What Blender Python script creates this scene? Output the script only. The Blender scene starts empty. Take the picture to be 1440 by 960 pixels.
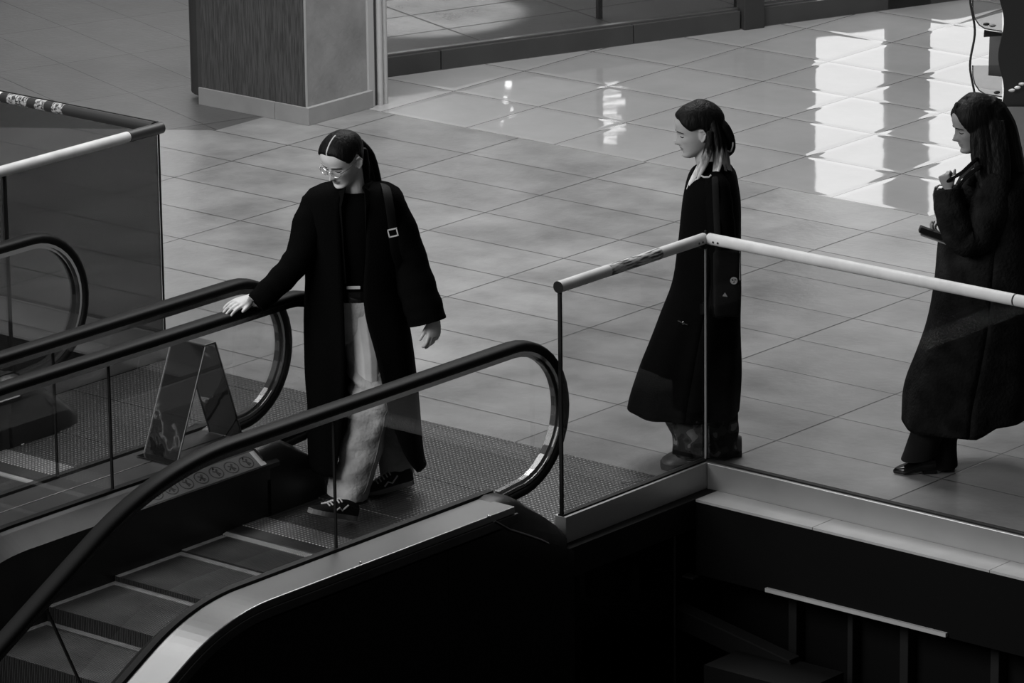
import bpy, bmesh, math, random
from mathutils import Vector as V, Matrix, noise
from math import sin, cos, pi, radians as rad, sqrt
random.seed(7)
SC = bpy.context.scene
COL = SC.collection

# ------------------------------------------------------------------ camera
CAM = V((17.505, -19.45125, 6.71625))
R_ = V((0.7659877, 0.6427541, -0.0113985)); U_ = V((-0.1706366, 0.2203833, 0.9603720)); F_ = V((-0.6197951, 0.7336882, -0.2784883))
FP = 7147.0
cd = bpy.data.cameras.new('camera'); cam = bpy.data.objects.new('camera', cd); COL.objects.link(cam)
cd.sensor_width = 36.0; cd.lens = FP / 1440 * 36.0; cd.clip_end = 200; cd.clip_start = .5
cam.matrix_world = Matrix(((R_.x, U_.x, -F_.x, CAM.x), (R_.y, U_.y, -F_.y, CAM.y), (R_.z, U_.z, -F_.z, CAM.z), (0, 0, 0, 1)))
SC.camera = cam
RH = V((0.764, 0.645, 0)).normalized()      # horizontal directions of the view, used to pose the people
NH = V((0.645, -0.764, 0)).normalized()

def ray(px, py): return R_ * ((px - 720) / FP) + U_ * ((480 - py) / FP) + F_
def onZ(px, py, z=0.0):
    d = ray(px, py); return CAM + d * ((z - CAM.z) / d.z)
def onX(px, py, x):
    d = ray(px, py); return CAM + d * ((x - CAM.x) / d.x)
def onY(px, py, y):
    d = ray(px, py); return CAM + d * ((y - CAM.y) / d.y)

# ------------------------------------------------------------------ materials
def nd(nt, t, **k):
    n = nt.nodes.new(t)
    for a, b in k.items():
        if a in n.inputs: n.inputs[a].default_value = b
        else: setattr(n, a, b)
    return n
def g3(v): return (v, v, v, 1)
def mat(name, c, rough=.5, metal=0.0, var=0.0, scale=8.0, bump=0.0, bscale=60.0, spec=.5, stretch=None, sheen=0, bdist=.01):
    m = bpy.data.materials.new(name); m.use_nodes = True
    nt = m.node_tree; b = nt.nodes['Principled BSDF']
    b.inputs['Base Color'].default_value = g3(c); b.inputs['Roughness'].default_value = rough
    b.inputs['Metallic'].default_value = metal; b.inputs['Specular IOR Level'].default_value = spec
    tc = nd(nt, 'ShaderNodeTexCoord'); src = tc.outputs['Object']
    if stretch:
        mp = nd(nt, 'ShaderNodeMapping'); mp.inputs['Scale'].default_value = stretch
        nt.links.new(src, mp.inputs[0]); src = mp.outputs[0]
    if var:
        n = nd(nt, 'ShaderNodeTexNoise', Scale=scale, Detail=5.0); nt.links.new(src, n.inputs['Vector'])
        r = nd(nt, 'ShaderNodeMapRange'); r.inputs[1].default_value = .3; r.inputs[2].default_value = .7
        r.inputs[3].default_value = c * (1 - var); r.inputs[4].default_value = c * (1 + var)
        nt.links.new(n.outputs['Fac'], r.inputs[0]); nt.links.new(r.outputs[0], b.inputs['Base Color'])
    if bump:
        n = nd(nt, 'ShaderNodeTexNoise', Scale=bscale, Detail=3.0); nt.links.new(src, n.inputs['Vector'])
        bp = nd(nt, 'ShaderNodeBump', Strength=bump, Distance=bdist); nt.links.new(n.outputs['Fac'], bp.inputs['Height'])
        nt.links.new(bp.outputs[0], b.inputs['Normal'])
    if sheen: b.inputs['Sheen Weight'].default_value = sheen
    return m
def emat(name, c, s):
    m = bpy.data.materials.new(name); m.use_nodes = True; nt = m.node_tree
    e = nd(nt, 'ShaderNodeEmission', Strength=s); e.inputs[0].default_value = g3(c)
    nt.links.new(e.outputs[0], nt.nodes['Material Output'].inputs[0]); return m
def glassmat(name, tint, refl=1.0, rough=.0):
    m = bpy.data.materials.new(name); m.use_nodes = True; nt = m.node_tree
    t = nd(nt, 'ShaderNodeBsdfTransparent'); t.inputs[0].default_value = g3(tint)
    gl = nd(nt, 'ShaderNodeBsdfGlossy', Roughness=rough); gl.inputs[0].default_value = g3(.9)
    fr = nd(nt, 'ShaderNodeFresnel', IOR=1.45)
    mu = nd(nt, 'ShaderNodeMath', operation='MULTIPLY'); mu.inputs[1].default_value = refl
    mx = nd(nt, 'ShaderNodeMixShader')
    nt.links.new(fr.outputs[0], mu.inputs[0]); nt.links.new(mu.outputs[0], mx.inputs[0])
    nt.links.new(t.outputs[0], mx.inputs[1]); nt.links.new(gl.outputs[0], mx.inputs[2])
    nt.links.new(mx.outputs[0], nt.nodes['Material Output'].inputs[0]); return m
def tilemat(name, c, w, h, rough, rot=0, ox=0, oy=0, mort=.0048, tv=.12, cloud=.2, bump=.15, wav=0.0, mortc=.35, spec=.5):
    m = bpy.data.materials.new(name); m.use_nodes = True; nt = m.node_tree; b = nt.nodes['Principled BSDF']
    L = nt.links.new
    tc = nd(nt, 'ShaderNodeTexCoord'); mp = nd(nt, 'ShaderNodeMapping', vector_type='TEXTURE')
    mp.inputs['Location'].default_value = (ox, oy, 0); mp.inputs['Rotation'].default_value = (0, 0, rot)
    L(tc.outputs['Object'], mp.inputs[0])
    br = nd(nt, 'ShaderNodeTexBrick', offset=0.0, squash=1.0)
    br.inputs['Scale'].default_value = 1; br.inputs['Brick Width'].default_value = w; br.inputs['Row Height'].default_value = h
    br.inputs['Mortar Size'].default_value = mort; br.inputs['Mortar Smooth'].default_value = .1; br.inputs['Bias'].default_value = 0
    br.inputs['Color1'].default_value = g3(c * (1 - tv)); br.inputs['Color2'].default_value = g3(c * (1 + tv)); br.inputs['Mortar'].default_value = g3(c * mortc)
    L(mp.outputs[0], br.inputs['Vector'])
    n = nd(nt, 'ShaderNodeTexNoise', Scale=1.6, Detail=8.0, Roughness=.65); L(tc.outputs['Object'], n.inputs['Vector'])
    r = nd(nt, 'ShaderNodeMapRange'); r.inputs[1].default_value = .3; r.inputs[2].default_value = .7; r.inputs[3].default_value = 1 - cloud; r.inputs[4].default_value = 1 + cloud
    L(n.outputs['Fac'], r.inputs[0])
    mx = nd(nt, 'ShaderNodeVectorMath', operation='SCALE'); L(br.outputs['Color'], mx.inputs[0]); L(r.outputs[0], mx.inputs['Scale'])
    L(mx.outputs[0], b.inputs['Base Color']); b.inputs['Roughness'].default_value = rough; b.inputs['Specular IOR Level'].default_value = spec
    rr = nd(nt, 'ShaderNodeMapRange'); rr.inputs[1].default_value = .3; rr.inputs[2].default_value = .7; rr.inputs[3].default_value = rough * .85; rr.inputs[4].default_value = rough * 1.2
    L(n.outputs['Fac'], rr.inputs[0]); L(rr.outputs[0], b.inputs['Roughness'])
    # slightly pillowed tiles: a soft broad mortar drives the bump
    b2 = nd(nt, 'ShaderNodeTexBrick', offset=0.0, squash=1.0)
    b2.inputs['Scale'].default_value = 1; b2.inputs['Brick Width'].default_value = w; b2.inputs['Row Height'].default_value = h
    b2.inputs['Mortar Size'].default_value = .05 if wav else .006; b2.inputs['Mortar Smooth'].default_value = 1.0
    L(mp.outputs[0], b2.inputs['Vector'])
    n2 = nd(nt, 'ShaderNodeTexNoise', Scale=3.0 if wav else 30.0, Detail=2.0); L(tc.outputs['Object'], n2.inputs['Vector'])
    bp = nd(nt, 'ShaderNodeBump', Strength=1.0, Distance=.0016 if wav else .001, invert=True); L(b2.outputs['Fac'], bp.inputs['Height'])
    bp2 = nd(nt, 'ShaderNodeBump', Strength=1.0, Distance=wav if wav else bump * .01); L(n2.outputs['Fac'], bp2.inputs['Height']); L(bp.outputs[0], bp2.inputs['Normal'])
    L(bp2.outputs[0], b.inputs['Normal'])
    return m
def studmat(name, c, rough, metal, pitch, top=1.5):
    """sheet metal pressed with rows of small studs"""
    m = mat(name, c, rough, metal, var=.15, scale=3)
    nt = m.node_tree; b = nt.nodes['Principled BSDF']; L = nt.links.new
    tc = nd(nt, 'ShaderNodeTexCoord')
    vo = nd(nt, 'ShaderNodeTexVoronoi', Scale=1.0 / pitch, Randomness=0.0); L(tc.outputs['Object'], vo.inputs['Vector'])
    r = nd(nt, 'ShaderNodeMapRange'); r.inputs[1].default_value = .2; r.inputs[2].default_value = .45; r.inputs[3].default_value = 1; r.inputs[4].default_value = 0
    L(vo.outputs['Distance'], r.inputs[0])
    bp = nd(nt, 'ShaderNodeBump', Strength=1.0, Distance=.0022); L(r.outputs[0], bp.inputs['Height']); L(bp.outputs[0], b.inputs['Normal'])
    r2 = nd(nt, 'ShaderNodeMapRange'); r2.inputs[1].default_value = 0; r2.inputs[2].default_value = 1; r2.inputs[3].default_value = c * .7; r2.inputs[4].default_value = min(1, c * top); L(r.outputs[0], r2.inputs[0]); L(r2.outputs[0], b.inputs['Base Color'])
    return m

M = dict(
    rubber=mat('black_rubber', .005, .55, spec=.12),
    track=mat('polished_steel', .42, .22, 1.0),
    steel=mat('brushed_steel', .36, .31, 1.0, var=.1, scale=3, stretch=(1, .05, 1)),
    steel_dark=mat('dark_steel', .10, .42, .9, var=.2, scale=4),
    channel=mat('satin_steel', .40, .45, .7, var=.08, scale=3),
    ledge=mat('pale_stone', .40, .6, var=.1, scale=6),
    skirt=mat('skirt_panel', .05, .38, .85, var=.25, scale=2.5),
    cladding=mat('black_gloss_panel', .010, .2, spec=.4),
    black=mat('black_plastic', .006, .45, spec=.4),
    gasket=mat('black_gasket', .004, .6, spec=.3),
    step=mat('step_metal', .10, .48, .7, var=.25, scale=5),
    riser=mat('step_riser', .05, .5, .6),
    line=mat('step_line_paint', .30, .55, var=.2, scale=20),
    comb=mat('comb_metal', .58, .5, .1, var=.1),
    studs=studmat('studded_plate', .078, .42, .7, .022, 1.15),
    strip=studmat('comb_stud_strip', .20, .4, .5, .019, 5.0),
    white_tube=mat('pale_metal_tube', .55, .6, .0, var=.12, scale=10),
    dark_slab=mat('dark_fascia', .010, .7, var=.3, scale=3, spec=.15),
    beam=mat('dark_beam', .006, .6, spec=.2),
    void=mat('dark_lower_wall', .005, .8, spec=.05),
    mullion=mat('grey_mullion', .013, .6, spec=.2),
    glass=glassmat('railing_glass', .88, .08),
    glass_tint=glassmat('tinted_glass', .56, .25),
    glass_esc=glassmat('balustrade_glass', .96, .12),
    shopglass=glassmat('shop_glass', .80, .8),
    acrylic=glassmat('clear_acrylic', .74, 1.2, .03),
    pillar=mat('pillar_plaster', .22, .7, var=.22, scale=5, bump=.2, bscale=40),
    pale_strip=mat('pale_metal_strip', .42, .5, .2),
    base=mat('stone_skirting', .26, .55, var=.08, scale=8),
    kerb=mat('dark_stone_kerb', .045, .45, var=.15, scale=4),
    frame=mat('dark_frame', .03, .45),
    shopwall=mat('shop_wall', .40, .7, var=.2, scale=1.5),
    coat=mat('black_wool', .0028, .95, spec=.02, bump=.3, bscale=180),
    coat2=mat('black_cotton', .0030, .9, spec=.03, bump=.2, bscale=150),
    coat3=mat('charcoal_fur', .012, 1.0, spec=.03, var=.5, scale=11, bump=.5, bscale=70, bdist=.015),
    knit=mat('black_knit', .0028, .95, spec=.02, bump=.2, bscale=200),
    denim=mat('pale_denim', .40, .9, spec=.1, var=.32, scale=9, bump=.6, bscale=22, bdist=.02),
    denim_dark=mat('denim_shade_and_seam', .30, .9, spec=.1, var=.3, scale=9, bump=.6, bscale=22, bdist=.02),  # darker copy: rear leg's shade put in the colour; also the side seam
    trousers=mat('black_trousers', .011, .9, spec=.1, bump=.3, bscale=30),
    skin=mat('skin', .50, .50, spec=.35, var=.06, scale=30),
    skin_shaded=mat('skin_c_shaded', .22, .55, spec=.3, var=.06, scale=30),  # dark haired woman: shade on her face put into a darker tone
    skin2=mat('skin_b', .35, .55, spec=.3, var=.06, scale=30),
    lips=mat('lips', .16, .45, spec=.4),
    hairb=mat('black_hair', .005, .55, spec=.10, bump=.5, bscale=70, stretch=(1, 1, .12)),
    scalp=mat('scalp', .45, .6),
    brow=mat('brow_hair', .02, .9, spec=.1),
    white=mat('white_rubber', .55, .6), greysole=mat('grey_sole', .16, .6),
    suede=mat('black_suede', .008, .8, spec=.2), leather=mat('black_leather', .006, .16, spec=.6),
    boot=mat('scuffed_boot', .06, .55, var=.5, scale=15), bootsole=mat('boot_sole', .02, .7),
    silver=mat('silver_buckle', .7, .25, 1.0), badge=mat('pale_badge', .5, .4),
    paper=mat('white_paper', .8, .7), sticker=mat('grey_sticker', .10, .5), ink=mat('sticker_ink', .012, .5),
    stand=mat('black_board', .012, .5), grey_board=mat('grey_board', .16, .6), goods=mat('pale_wrapper', .5, .45, var=.4, scale=30),
    lit=emat('lit_daylight_window', 1.0, 1.8), lamp=emat('lit_shop_lamp', 1.0, 5.5),
)
# mirror-polished guard
M['joint'] = mat('pale_joint', .06, .6)
M['lens'] = glassmat('clear_lens', .985, .15)
M['strap'] = mat('matt_strap', .005, .7, spec=.12)
M['mirror'] = mat('mirror_steel', .34, .06, 1.0, bump=.12, bscale=4, bdist=.05)
# matt stone floor, glossy floor, angled floor
M['floor'] = tilemat('matt_floor_tiles', .205, .9, .45, .36, cloud=.38, tv=.08, mortc=.22)
M['floor_gloss'] = tilemat('glossy_floor_tiles', .29, .63, .63, .055, ox=.25, oy=1.345, cloud=.1, tv=.05, wav=.0012, mortc=.35)
M['floor_angled'] = tilemat('angled_floor_tiles', .078, .9, .45, .43, rot=rad(-19), ox=-1.6, oy=.52, cloud=.2, tv=.06)
M['shopfloor'] = tilemat('shop_floor_tiles', .12, .9, .45, .30, spec=.25, mort=.009, rot=rad(71), ox=-1.53, oy=2.03, cloud=.35, tv=.05, mortc=.2)
def ribmat():
    m = mat('ribbed_panel', .055, .8, spec=.2); nt = m.node_tree; b = nt.nodes['Principled BSDF']; L = nt.links.new
    tc = nd(nt, 'ShaderNodeTexCoord'); mp = nd(nt, 'ShaderNodeMapping'); mp.inputs['Scale'].default_value = (1, 1, .06); L(tc.outputs['Object'], mp.inputs[0])
    n = nd(nt, 'ShaderNodeTexNoise', Scale=150.0, Detail=2.0); L(mp.outputs[0], n.inputs['Vector'])
    r = nd(nt, 'ShaderNodeMapRange'); r.inputs[1].default_value = .35; r.inputs[2].default_value = .65; r.inputs[3].default_value = .045; r.inputs[4].default_value = .085
    L(n.outputs['Fac'], r.inputs[0]); L(r.outputs[0], b.inputs['Base Color'])
    bp = nd(nt, 'ShaderNodeBump', Strength=1.0, Distance=.006); L(n.outputs['Fac'], bp.inputs['Height']); L(bp.outputs[0], b.inputs['Normal']); return m
M['ribbed'] = ribmat()
def camomat():
    m = mat('camouflage_cotton', .03, .9, spec=.1, bump=.6, bscale=14, bdist=.02); nt = m.node_tree; b = nt.nodes['Principled BSDF']; L = nt.links.new
    tc = nd(nt, 'ShaderNodeTexCoord'); n = nd(nt, 'ShaderNodeTexNoise', Scale=16.0, Detail=1.5); L(tc.outputs['Object'], n.inputs['Vector'])
    r = nd(nt, 'ShaderNodeValToRGB'); r.color_ramp.interpolation = 'CONSTANT'
    e = r.color_ramp.elements; e[0].color = g3(.005); e[1].position = .50; e[1].color = g3(.03)
    x = e.new(.60); x.color = g3(.15)
    L(n.outputs['Fac'], r.inputs[0]); L(r.outputs[0], b.inputs['Base Color']); return m
M['camo'] = camomat()
def ombre():
    m = mat('ombre_hair', .1, .55, spec=.08, bump=.5, bscale=80, stretch=(1, 1, .1)); nt = m.node_tree; b = nt.nodes['Principled BSDF']; L = nt.links.new
    tc = nd(nt, 'ShaderNodeTexCoord'); sp = nd(nt, 'ShaderNodeSeparateXYZ'); L(tc.outputs['Object'], sp.inputs[0])
    n = nd(nt, 'ShaderNodeTexNoise', Scale=60.0); mp = nd(nt, 'ShaderNodeMapping'); mp.inputs['Scale'].default_value = (1, 1, .15); L(tc.outputs['Object'], mp.inputs[0]); L(mp.outputs[0], n.inputs['Vector'])
    ad = nd(nt, 'ShaderNodeMath', operation='MULTIPLY_ADD'); ad.inputs[1].default_value = .14; L(n.outputs['Fac'], ad.inputs[0]); L(sp.outputs['Z'], ad.inputs[2])
    r = nd(nt, 'ShaderNodeMapRange'); r.inputs[1].default_value = 1.37; r.inputs[2].default_value = 1.50; r.inputs[3].default_value = .85; r.inputs[4].default_value = .008
    L(ad.outputs[0], r.inputs[0]); L(r.outputs[0], b.inputs['Base Color']); return m
M['ombre'] = ombre()

# ------------------------------------------------------------------ mesh tools
class MB:
    def __init__(s): s.v = []; s.f = []; s.m = []
    def add(s, vs, fs, mi=0):
        o = len(s.v); s.v += [tuple(p) for p in vs]; s.f += [tuple(i + o for i in f) for f in fs]; s.m += [mi] * len(fs)
        return s
    def box(s, x0, x1, y0, y1, z0, z1, mi=0):
        return s.add([(x0, y0, z0), (x1, y0, z0), (x1, y1, z0), (x0, y1, z0), (x0, y0, z1), (x1, y0, z1), (x1, y1, z1), (x0, y1, z1)],
                     [(3, 2, 1, 0), (4, 5, 6, 7), (0, 1, 5, 4), (1, 2, 6, 5), (2, 3, 7, 6), (3, 0, 4, 7)], mi)
    def hexa(s, a, b, mi=0):
        """a, b: two matching polygons -> closed prism"""
        n = len(a)
        return s.add(list(a) + list(b), [tuple(reversed(range(n))), tuple(range(n, 2 * n))] + [(i, (i + 1) % n, n + (i + 1) % n, n + i) for i in range(n)], mi)
    def prism(s, poly, d, mi=0):
        d = V(d); return s.hexa([V(p) for p in poly], [V(p) + d for p in poly], mi)
    def loft(s, rings, closed=True, caps=True, mi=0):
        n = len(rings[0]); vs = [p for r in rings for p in r]; fs = []
        for i in range(len(rings) - 1):
            for j in range(n if closed else n - 1):
                k = (j + 1) % n; fs.append((i * n + j, i * n + k, (i + 1) * n + k, (i + 1) * n + j))
        if caps and closed: fs.append(tuple(reversed(range(n)))); fs.append(tuple(range((len(rings) - 1) * n, len(rings) * n)))
        return s.add(vs, fs, mi)
    def tube(s, path, rad_, segs=12, hint=(0, 0, 1), mi=0, caps=True, dome=False):
        P = [V(p) for p in path]; n = len(P)
        Rr = [(r, r) if not isinstance(r, (tuple, list)) else r for r in (rad_ if isinstance(rad_, (list, tuple)) and len(rad_) == n else [rad_] * n)]
        if dome:                                    # rounded ends
            t0 = (P[0] - P[1]).normalized(); t1 = (P[-1] - P[-2]).normalized(); a, b = Rr[0]; c, d = Rr[-1]
            P = [P[0] + t0 * min(a, b) * .9, P[0] + t0 * min(a, b) * .6] + P + [P[-1] + t1 * min(c, d) * .6, P[-1] + t1 * min(c, d) * .9]
            Rr = [(a * .35, b * .35), (a * .78, b * .78)] + Rr + [(c * .78, d * .78), (c * .35, d * .35)]; n = len(P)
        rings = []; side = None
        for i in range(n):
            t = (P[min(i + 1, n - 1)] - P[max(i - 1, 0)]).normalized()
            if side is None:
                h = V(hint); side = h.cross(t)
                if side.length < 1e-4: side = V((1, 0, 0)).cross(t)
            side = (side - t * side.dot(t)).normalized(); up = t.cross(side)
            a, b = Rr[i]
            rings.append([P[i] + side * (a * cos(2 * pi * j / segs)) + up * (b * sin(2 * pi * j / segs)) for j in range(segs)])
        return s.loft(rings, True, caps, mi)
    def ball(s, c, r, ax=None, segs=16, mi=0):
        c = V(c); rx, ry, rz = r if isinstance(r, (tuple, list)) else (r, r, r); ax = ax or (V((1, 0, 0)), V((0, 1, 0)), V((0, 0, 1)))
        rings = []; m = max(6, segs // 2)
        for i in range(m + 1):
            th = pi * min(max(i / m, .02), .98) ; rings.append([c + ax[0] * (rx * sin(th) * cos(2 * pi * j / segs)) + ax[1] * (ry * sin(th) * sin(2 * pi * j / segs)) - ax[2] * (rz * cos(th)) for j in range(segs)])
        return s.loft(rings, True, True, mi)
    def mesh(s, name, mats):
        me = bpy.data.meshes.new(name); me.from_pydata(s.v, [], s.f)
        for m in (mats if isinstance(mats, (list, tuple)) else [mats]): me.materials.append(M[m] if isinstance(m, str) else m)
        me.polygons.foreach_set('material_index', s.m); me.update(); return me
    def build(s, name, mats, parent=None, smooth=False, bevel=0, fix=True):
        me = s.mesh(name, mats)
        if fix:
            bm = bmesh.new(); bm.from_mesh(me); bmesh.ops.recalc_face_normals(bm, faces=bm.faces); bm.to_mesh(me); bm.free()
        return link(name, me, parent, smooth, bevel)
def link(name, me, parent=None, smooth=False, bevel=0, solid=0, sub=0):
    o = bpy.data.objects.new(name, me); COL.objects.link(o)
    if smooth:
        me.polygons.foreach_set('use_smooth', [True] * len(me.polygons)); me.set_sharp_from_angle(angle=rad(55))
    if parent is not None:
        o.parent = parent; o.matrix_parent_inverse = parent.matrix_basis.inverted()
    if solid:
        q = o.modifiers.new('solid', 'SOLIDIFY'); q.thickness = solid; q.offset = -1
    if sub:
        q = o.modifiers.new('sub', 'SUBSURF'); q.levels = sub; q.render_levels = sub
    if bevel:
        q = o.modifiers.new('bevel', 'BEVEL'); q.width = bevel; q.segments = 2; q.limit_method = 'ANGLE'
    return o
def fuse(mb, voxel, smooth_it=3, fac=.5):
    """one continuous skin out of overlapping closed shapes"""
    me = bpy.data.meshes.new('tmp'); me.from_pydata(mb.v, [], mb.f); me.update()
    bm = bmesh.new(); bm.from_mesh(me); bmesh.ops.recalc_face_normals(bm, faces=bm.faces); bm.to_mesh(me); bm.free()
    o = bpy.data.objects.new('tmp', me); COL.objects.link(o)
    r = o.modifiers.new('r', 'REMESH'); r.mode = 'VOXEL'; r.voxel_size = voxel
    if smooth_it:
        q = o.modifiers.new('s', 'SMOOTH'); q.factor = fac; q.iterations = smooth_it
    dg = bpy.context.evaluated_depsgraph_get(); out = bpy.data.meshes.new_from_object(o.evaluated_get(dg))
    bpy.data.objects.remove(o); return out
def thing(name, label, cat, loc=(0, 0, 0), group=None):
    o = bpy.data.objects.new(name, None); COL.objects.link(o); o.location = loc; o.empty_display_size = .1
    tag(o, label, cat, group); bpy.context.view_layer.update(); return o
def tag(o, label, cat, group=None):
    o['label'] = label; o['category'] = cat
    if group: o['group'] = group
    return o
def struct(o, label=None, cat=None):
    o['kind'] = 'structure'
    if label: o['label'] = label
    if cat: o['category'] = cat
    return o
def lab(o, t): o['label'] = t; return o
def lerp(a, b, t): return a + (b - a) * t
def interp(tab, x):
    """smooth table lookup, tab: [(x, v...)] rising in x"""
    if x <= tab[0][0]: return tab[0][1:]
    for i in range(len(tab) - 1):
        if x <= tab[i + 1][0]:
            t = (x - tab[i][0]) / (tab[i + 1][0] - tab[i][0]); p0 = tab[max(i - 1, 0)]; p1 = tab[i]; p2 = tab[i + 1]; p3 = tab[min(i + 2, len(tab) - 1)]
            res = []
            for k in range(1, len(p1)):
                m1 = (p2[k] - p0[k]) / (p2[0] - p0[0]) * (p2[0] - p1[0]) if p2[0] != p0[0] else 0
                m2 = (p3[k] - p1[k]) / (p3[0] - p1[0]) * (p2[0] - p1[0]) if p3[0] != p1[0] else 0
                res.append((2 * t ** 3 - 3 * t ** 2 + 1) * p1[k] + (t ** 3 - 2 * t ** 2 + t) * m1 + (-2 * t ** 3 + 3 * t ** 2) * p2[k] + (t ** 3 - t ** 2) * m2)
            return tuple(res)
    return tab[-1][1:]

# ------------------------------------------------------------------ the setting: floor with the escalator wells cut out
SD = V((.363, .932, 0)).normalized(); S0 = V((-1.53, 2.03, 0)); SN = V((SD.y, -SD.x, 0))       # line of the shop front, SN faces the concourse
def sp(s, off=0, z=0): return S0 + SD * s + SN * off + V((0, 0, z))
YV = -3.13; XV = 4.735; XL = 1.36
fl = MB(); T = .16
def slab(poly, mi=0): fl.prism([(x, y, -T) for x, y in poly], (0, 0, T), mi)
YB = 1.345
k = (YB - S0.y) / SD.y
slab([(-1.45, .46), (-1.45, YB), (20, YB), (20, -2.98), (XL, -2.98), (-8, -2.98), (-8, -4.0)][:5] + [(-2.9, -2.98), (-3.6, -1.0)], 0)
slab([(-8, -2.98), (-2.9, -2.98), (-3.6, -1.0), (-1.45, .46), (-1.45, YB), (S0.x + SD.x * k - .0, YB), (-5, 9), (-12, 9), (-12, -2.98)][:4] + [(-1.45, YB), (-3.6, 9), (-14, 9), (-14, -2.98)], 2)
slab([(-1.45, YB), (20, YB), (20, 14), (sp(9).x, sp(9).y), (sp(0).x, sp(0).y), (-1.75, YB)], 1)
floor = struct(fl.build('floor', ['floor', 'floor_gloss', 'floor_angled']))
# ledges of pale stone round the wells (right well, left well), dark slab faces under them
m = MB()
xj = [XV, onZ(1157, 735).x, onZ(1403, 796).x, 9.0, 12]
for a, b in zip(xj[:-1], xj[1:]): m.box(a + .0015, b - .0015, YV, -2.98, -.012, -.001)
led = m.build('trim_1', 'ledge'); struct(led)
m = MB(); m.box(-8, XL, YV, -2.98, -.012, -.001); struct(m.build('trim_2', 'ledge'))
m = MB(); m.box(4.62, XV, -3.99, -2.98, -.13, -.001); struct(m.build('trim_3', 'dark_slab'))
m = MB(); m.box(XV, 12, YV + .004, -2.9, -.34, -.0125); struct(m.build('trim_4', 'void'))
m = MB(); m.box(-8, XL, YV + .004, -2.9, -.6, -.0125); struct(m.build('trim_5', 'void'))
a = onY(1078, 820, YV); b = onY(1332, 887, YV)
m = MB(); m.box(a.x, b.x, YV - .012, YV + .05, -.335, -.318)
lip = m.build('trim_6', 'ledge'); struct(lip)
# dark shop windows of the level below, seen under the slab
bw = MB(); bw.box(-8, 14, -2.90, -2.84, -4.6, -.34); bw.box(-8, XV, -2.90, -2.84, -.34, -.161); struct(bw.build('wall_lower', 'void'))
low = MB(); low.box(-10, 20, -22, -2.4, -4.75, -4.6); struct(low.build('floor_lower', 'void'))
for i, px in enumerate((1120, 1201, 1277, 1405)):
    p = onY(px, 890, -2.93); w = .022 if i != 1 else .014
    mm = MB().box(p.x - w, p.x + w, -2.96, -2.90, -4.6, -.345); o = struct(mm.build('trim_%d' % (7 + i), 'mullion', bevel=.004))
# stair stringer of the level below
st = thing('stair', 'dark stair stringer slanting down below the glass railing corner', 'stair', (4.9, -3.3, -.4))
p0 = onY(835, 800, -3.22); p1 = onY(1112, 930, -3.22); d = p1 - p0
m = MB(); m.prism([p0, p1, p1 - V((0, 0, .09)), p0 - V((0, 0, .09))], (0, .05, 0)); m.build('stringer', 'beam', st)
m = MB(); m.prism([p0 + V((0, -.01, 0)), p1 + V((0, -.01, 0)), p1 + V((0, -.01, .008)), p0 + V((0, -.01, .008))], (0, .07, 0)); m.build('edge_strip', 'mullion', st)
q0 = onY(1000, 930, -3.4); m = MB(); m.box(q0.x, q0.x + .52, -3.45, -3.16, q0.z - .10, q0.z); m.build('tread', 'beam', st)
# glazed enclosure under the slab edge
en = thing('glass_partition', 'dark glass partition with thin joints under the landing slab', 'partition', (4.70, -3.6, -4.6))
ya, yb = onX(782, 860, 4.70).y, onX(948, 880, 4.70).y
for a, b in ((ya, yb), (yb, -3.14)):
    m = MB(); m.box(4.697, 4.703, a + .006, b - .006, -4.6, -.131); m.build('glass_panel', 'glass_tint', en)
for y in (ya, yb):
    m = MB(); m.box(4.694, 4.706, y - .004, y + .004, -4.6, -.131); m.build('joint', 'joint', en)
p = onY(945, 805, YV - .1); m = MB(); m.box(4.74, 4.80, YV - .10, YV - .06, p.z - .008, p.z); m.build('clamp', 'steel', en)

# shop front along the slanting line -------------------------------------------------
def sbox(mb, s0, s1, o0, o1, z0, z1, mi=0):
    return mb.prism([sp(s0, o0, z0), sp(s1, o0, z0), sp(s1, o1, z0), sp(s0, o1, z0)], (0, 0, z1 - z0), mi)
sf = MB(); sf.prism([(-1.62, 1.86, -.16), (-6.5, 7.64, -.16), tuple(sp(9, -6, -.16)), tuple(sp(9, 0, -.16)), tuple(sp(-.2, 0, -.16))], (0, 0, .163)); struct(sf.build('floor_shop', 'shopfloor'))
cuts = [-.2, .325, 1.62, 2.36]
for i in range(3):
    m = MB(); sbox(m, cuts[i] + .003, cuts[i + 1] - .003, -.10, 0, 0, .115); struct(m.build('baseboard_shop_%d' % (i + 1), 'kerb', bevel=.003))
m = MB(); sbox(m, 2.52, 9, -.10, 0, 0, .115); struct(m.build('baseboard_shop_4', 'kerb', bevel=.003))
m = MB(); sbox(m, 2.37, 2.51, -.10, .03, 0, 3.2); struct(m.build('trim_20', 'frame', bevel=.004))
w1 = MB(); sbox(w1, -.2, 2.365, -.055, -.045, .115, 3.2); win = struct(w1.build('window_1', 'shopglass'))
m = MB(); sbox(m, -.2, 2.365, -.07, -.03, .115, .128); m.build('window_frame', 'steel', win)
w2 = MB(); sbox(w2, 2.515, 2.92, -.055, -.045, .115, 3.2); win2 = struct(w2.build('window_2', 'shopglass'))
m = MB(); sbox(m, 2.515, 2.92, -.07, -.03, .115, .128); m.build('window_frame', 'steel', win2)
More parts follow.
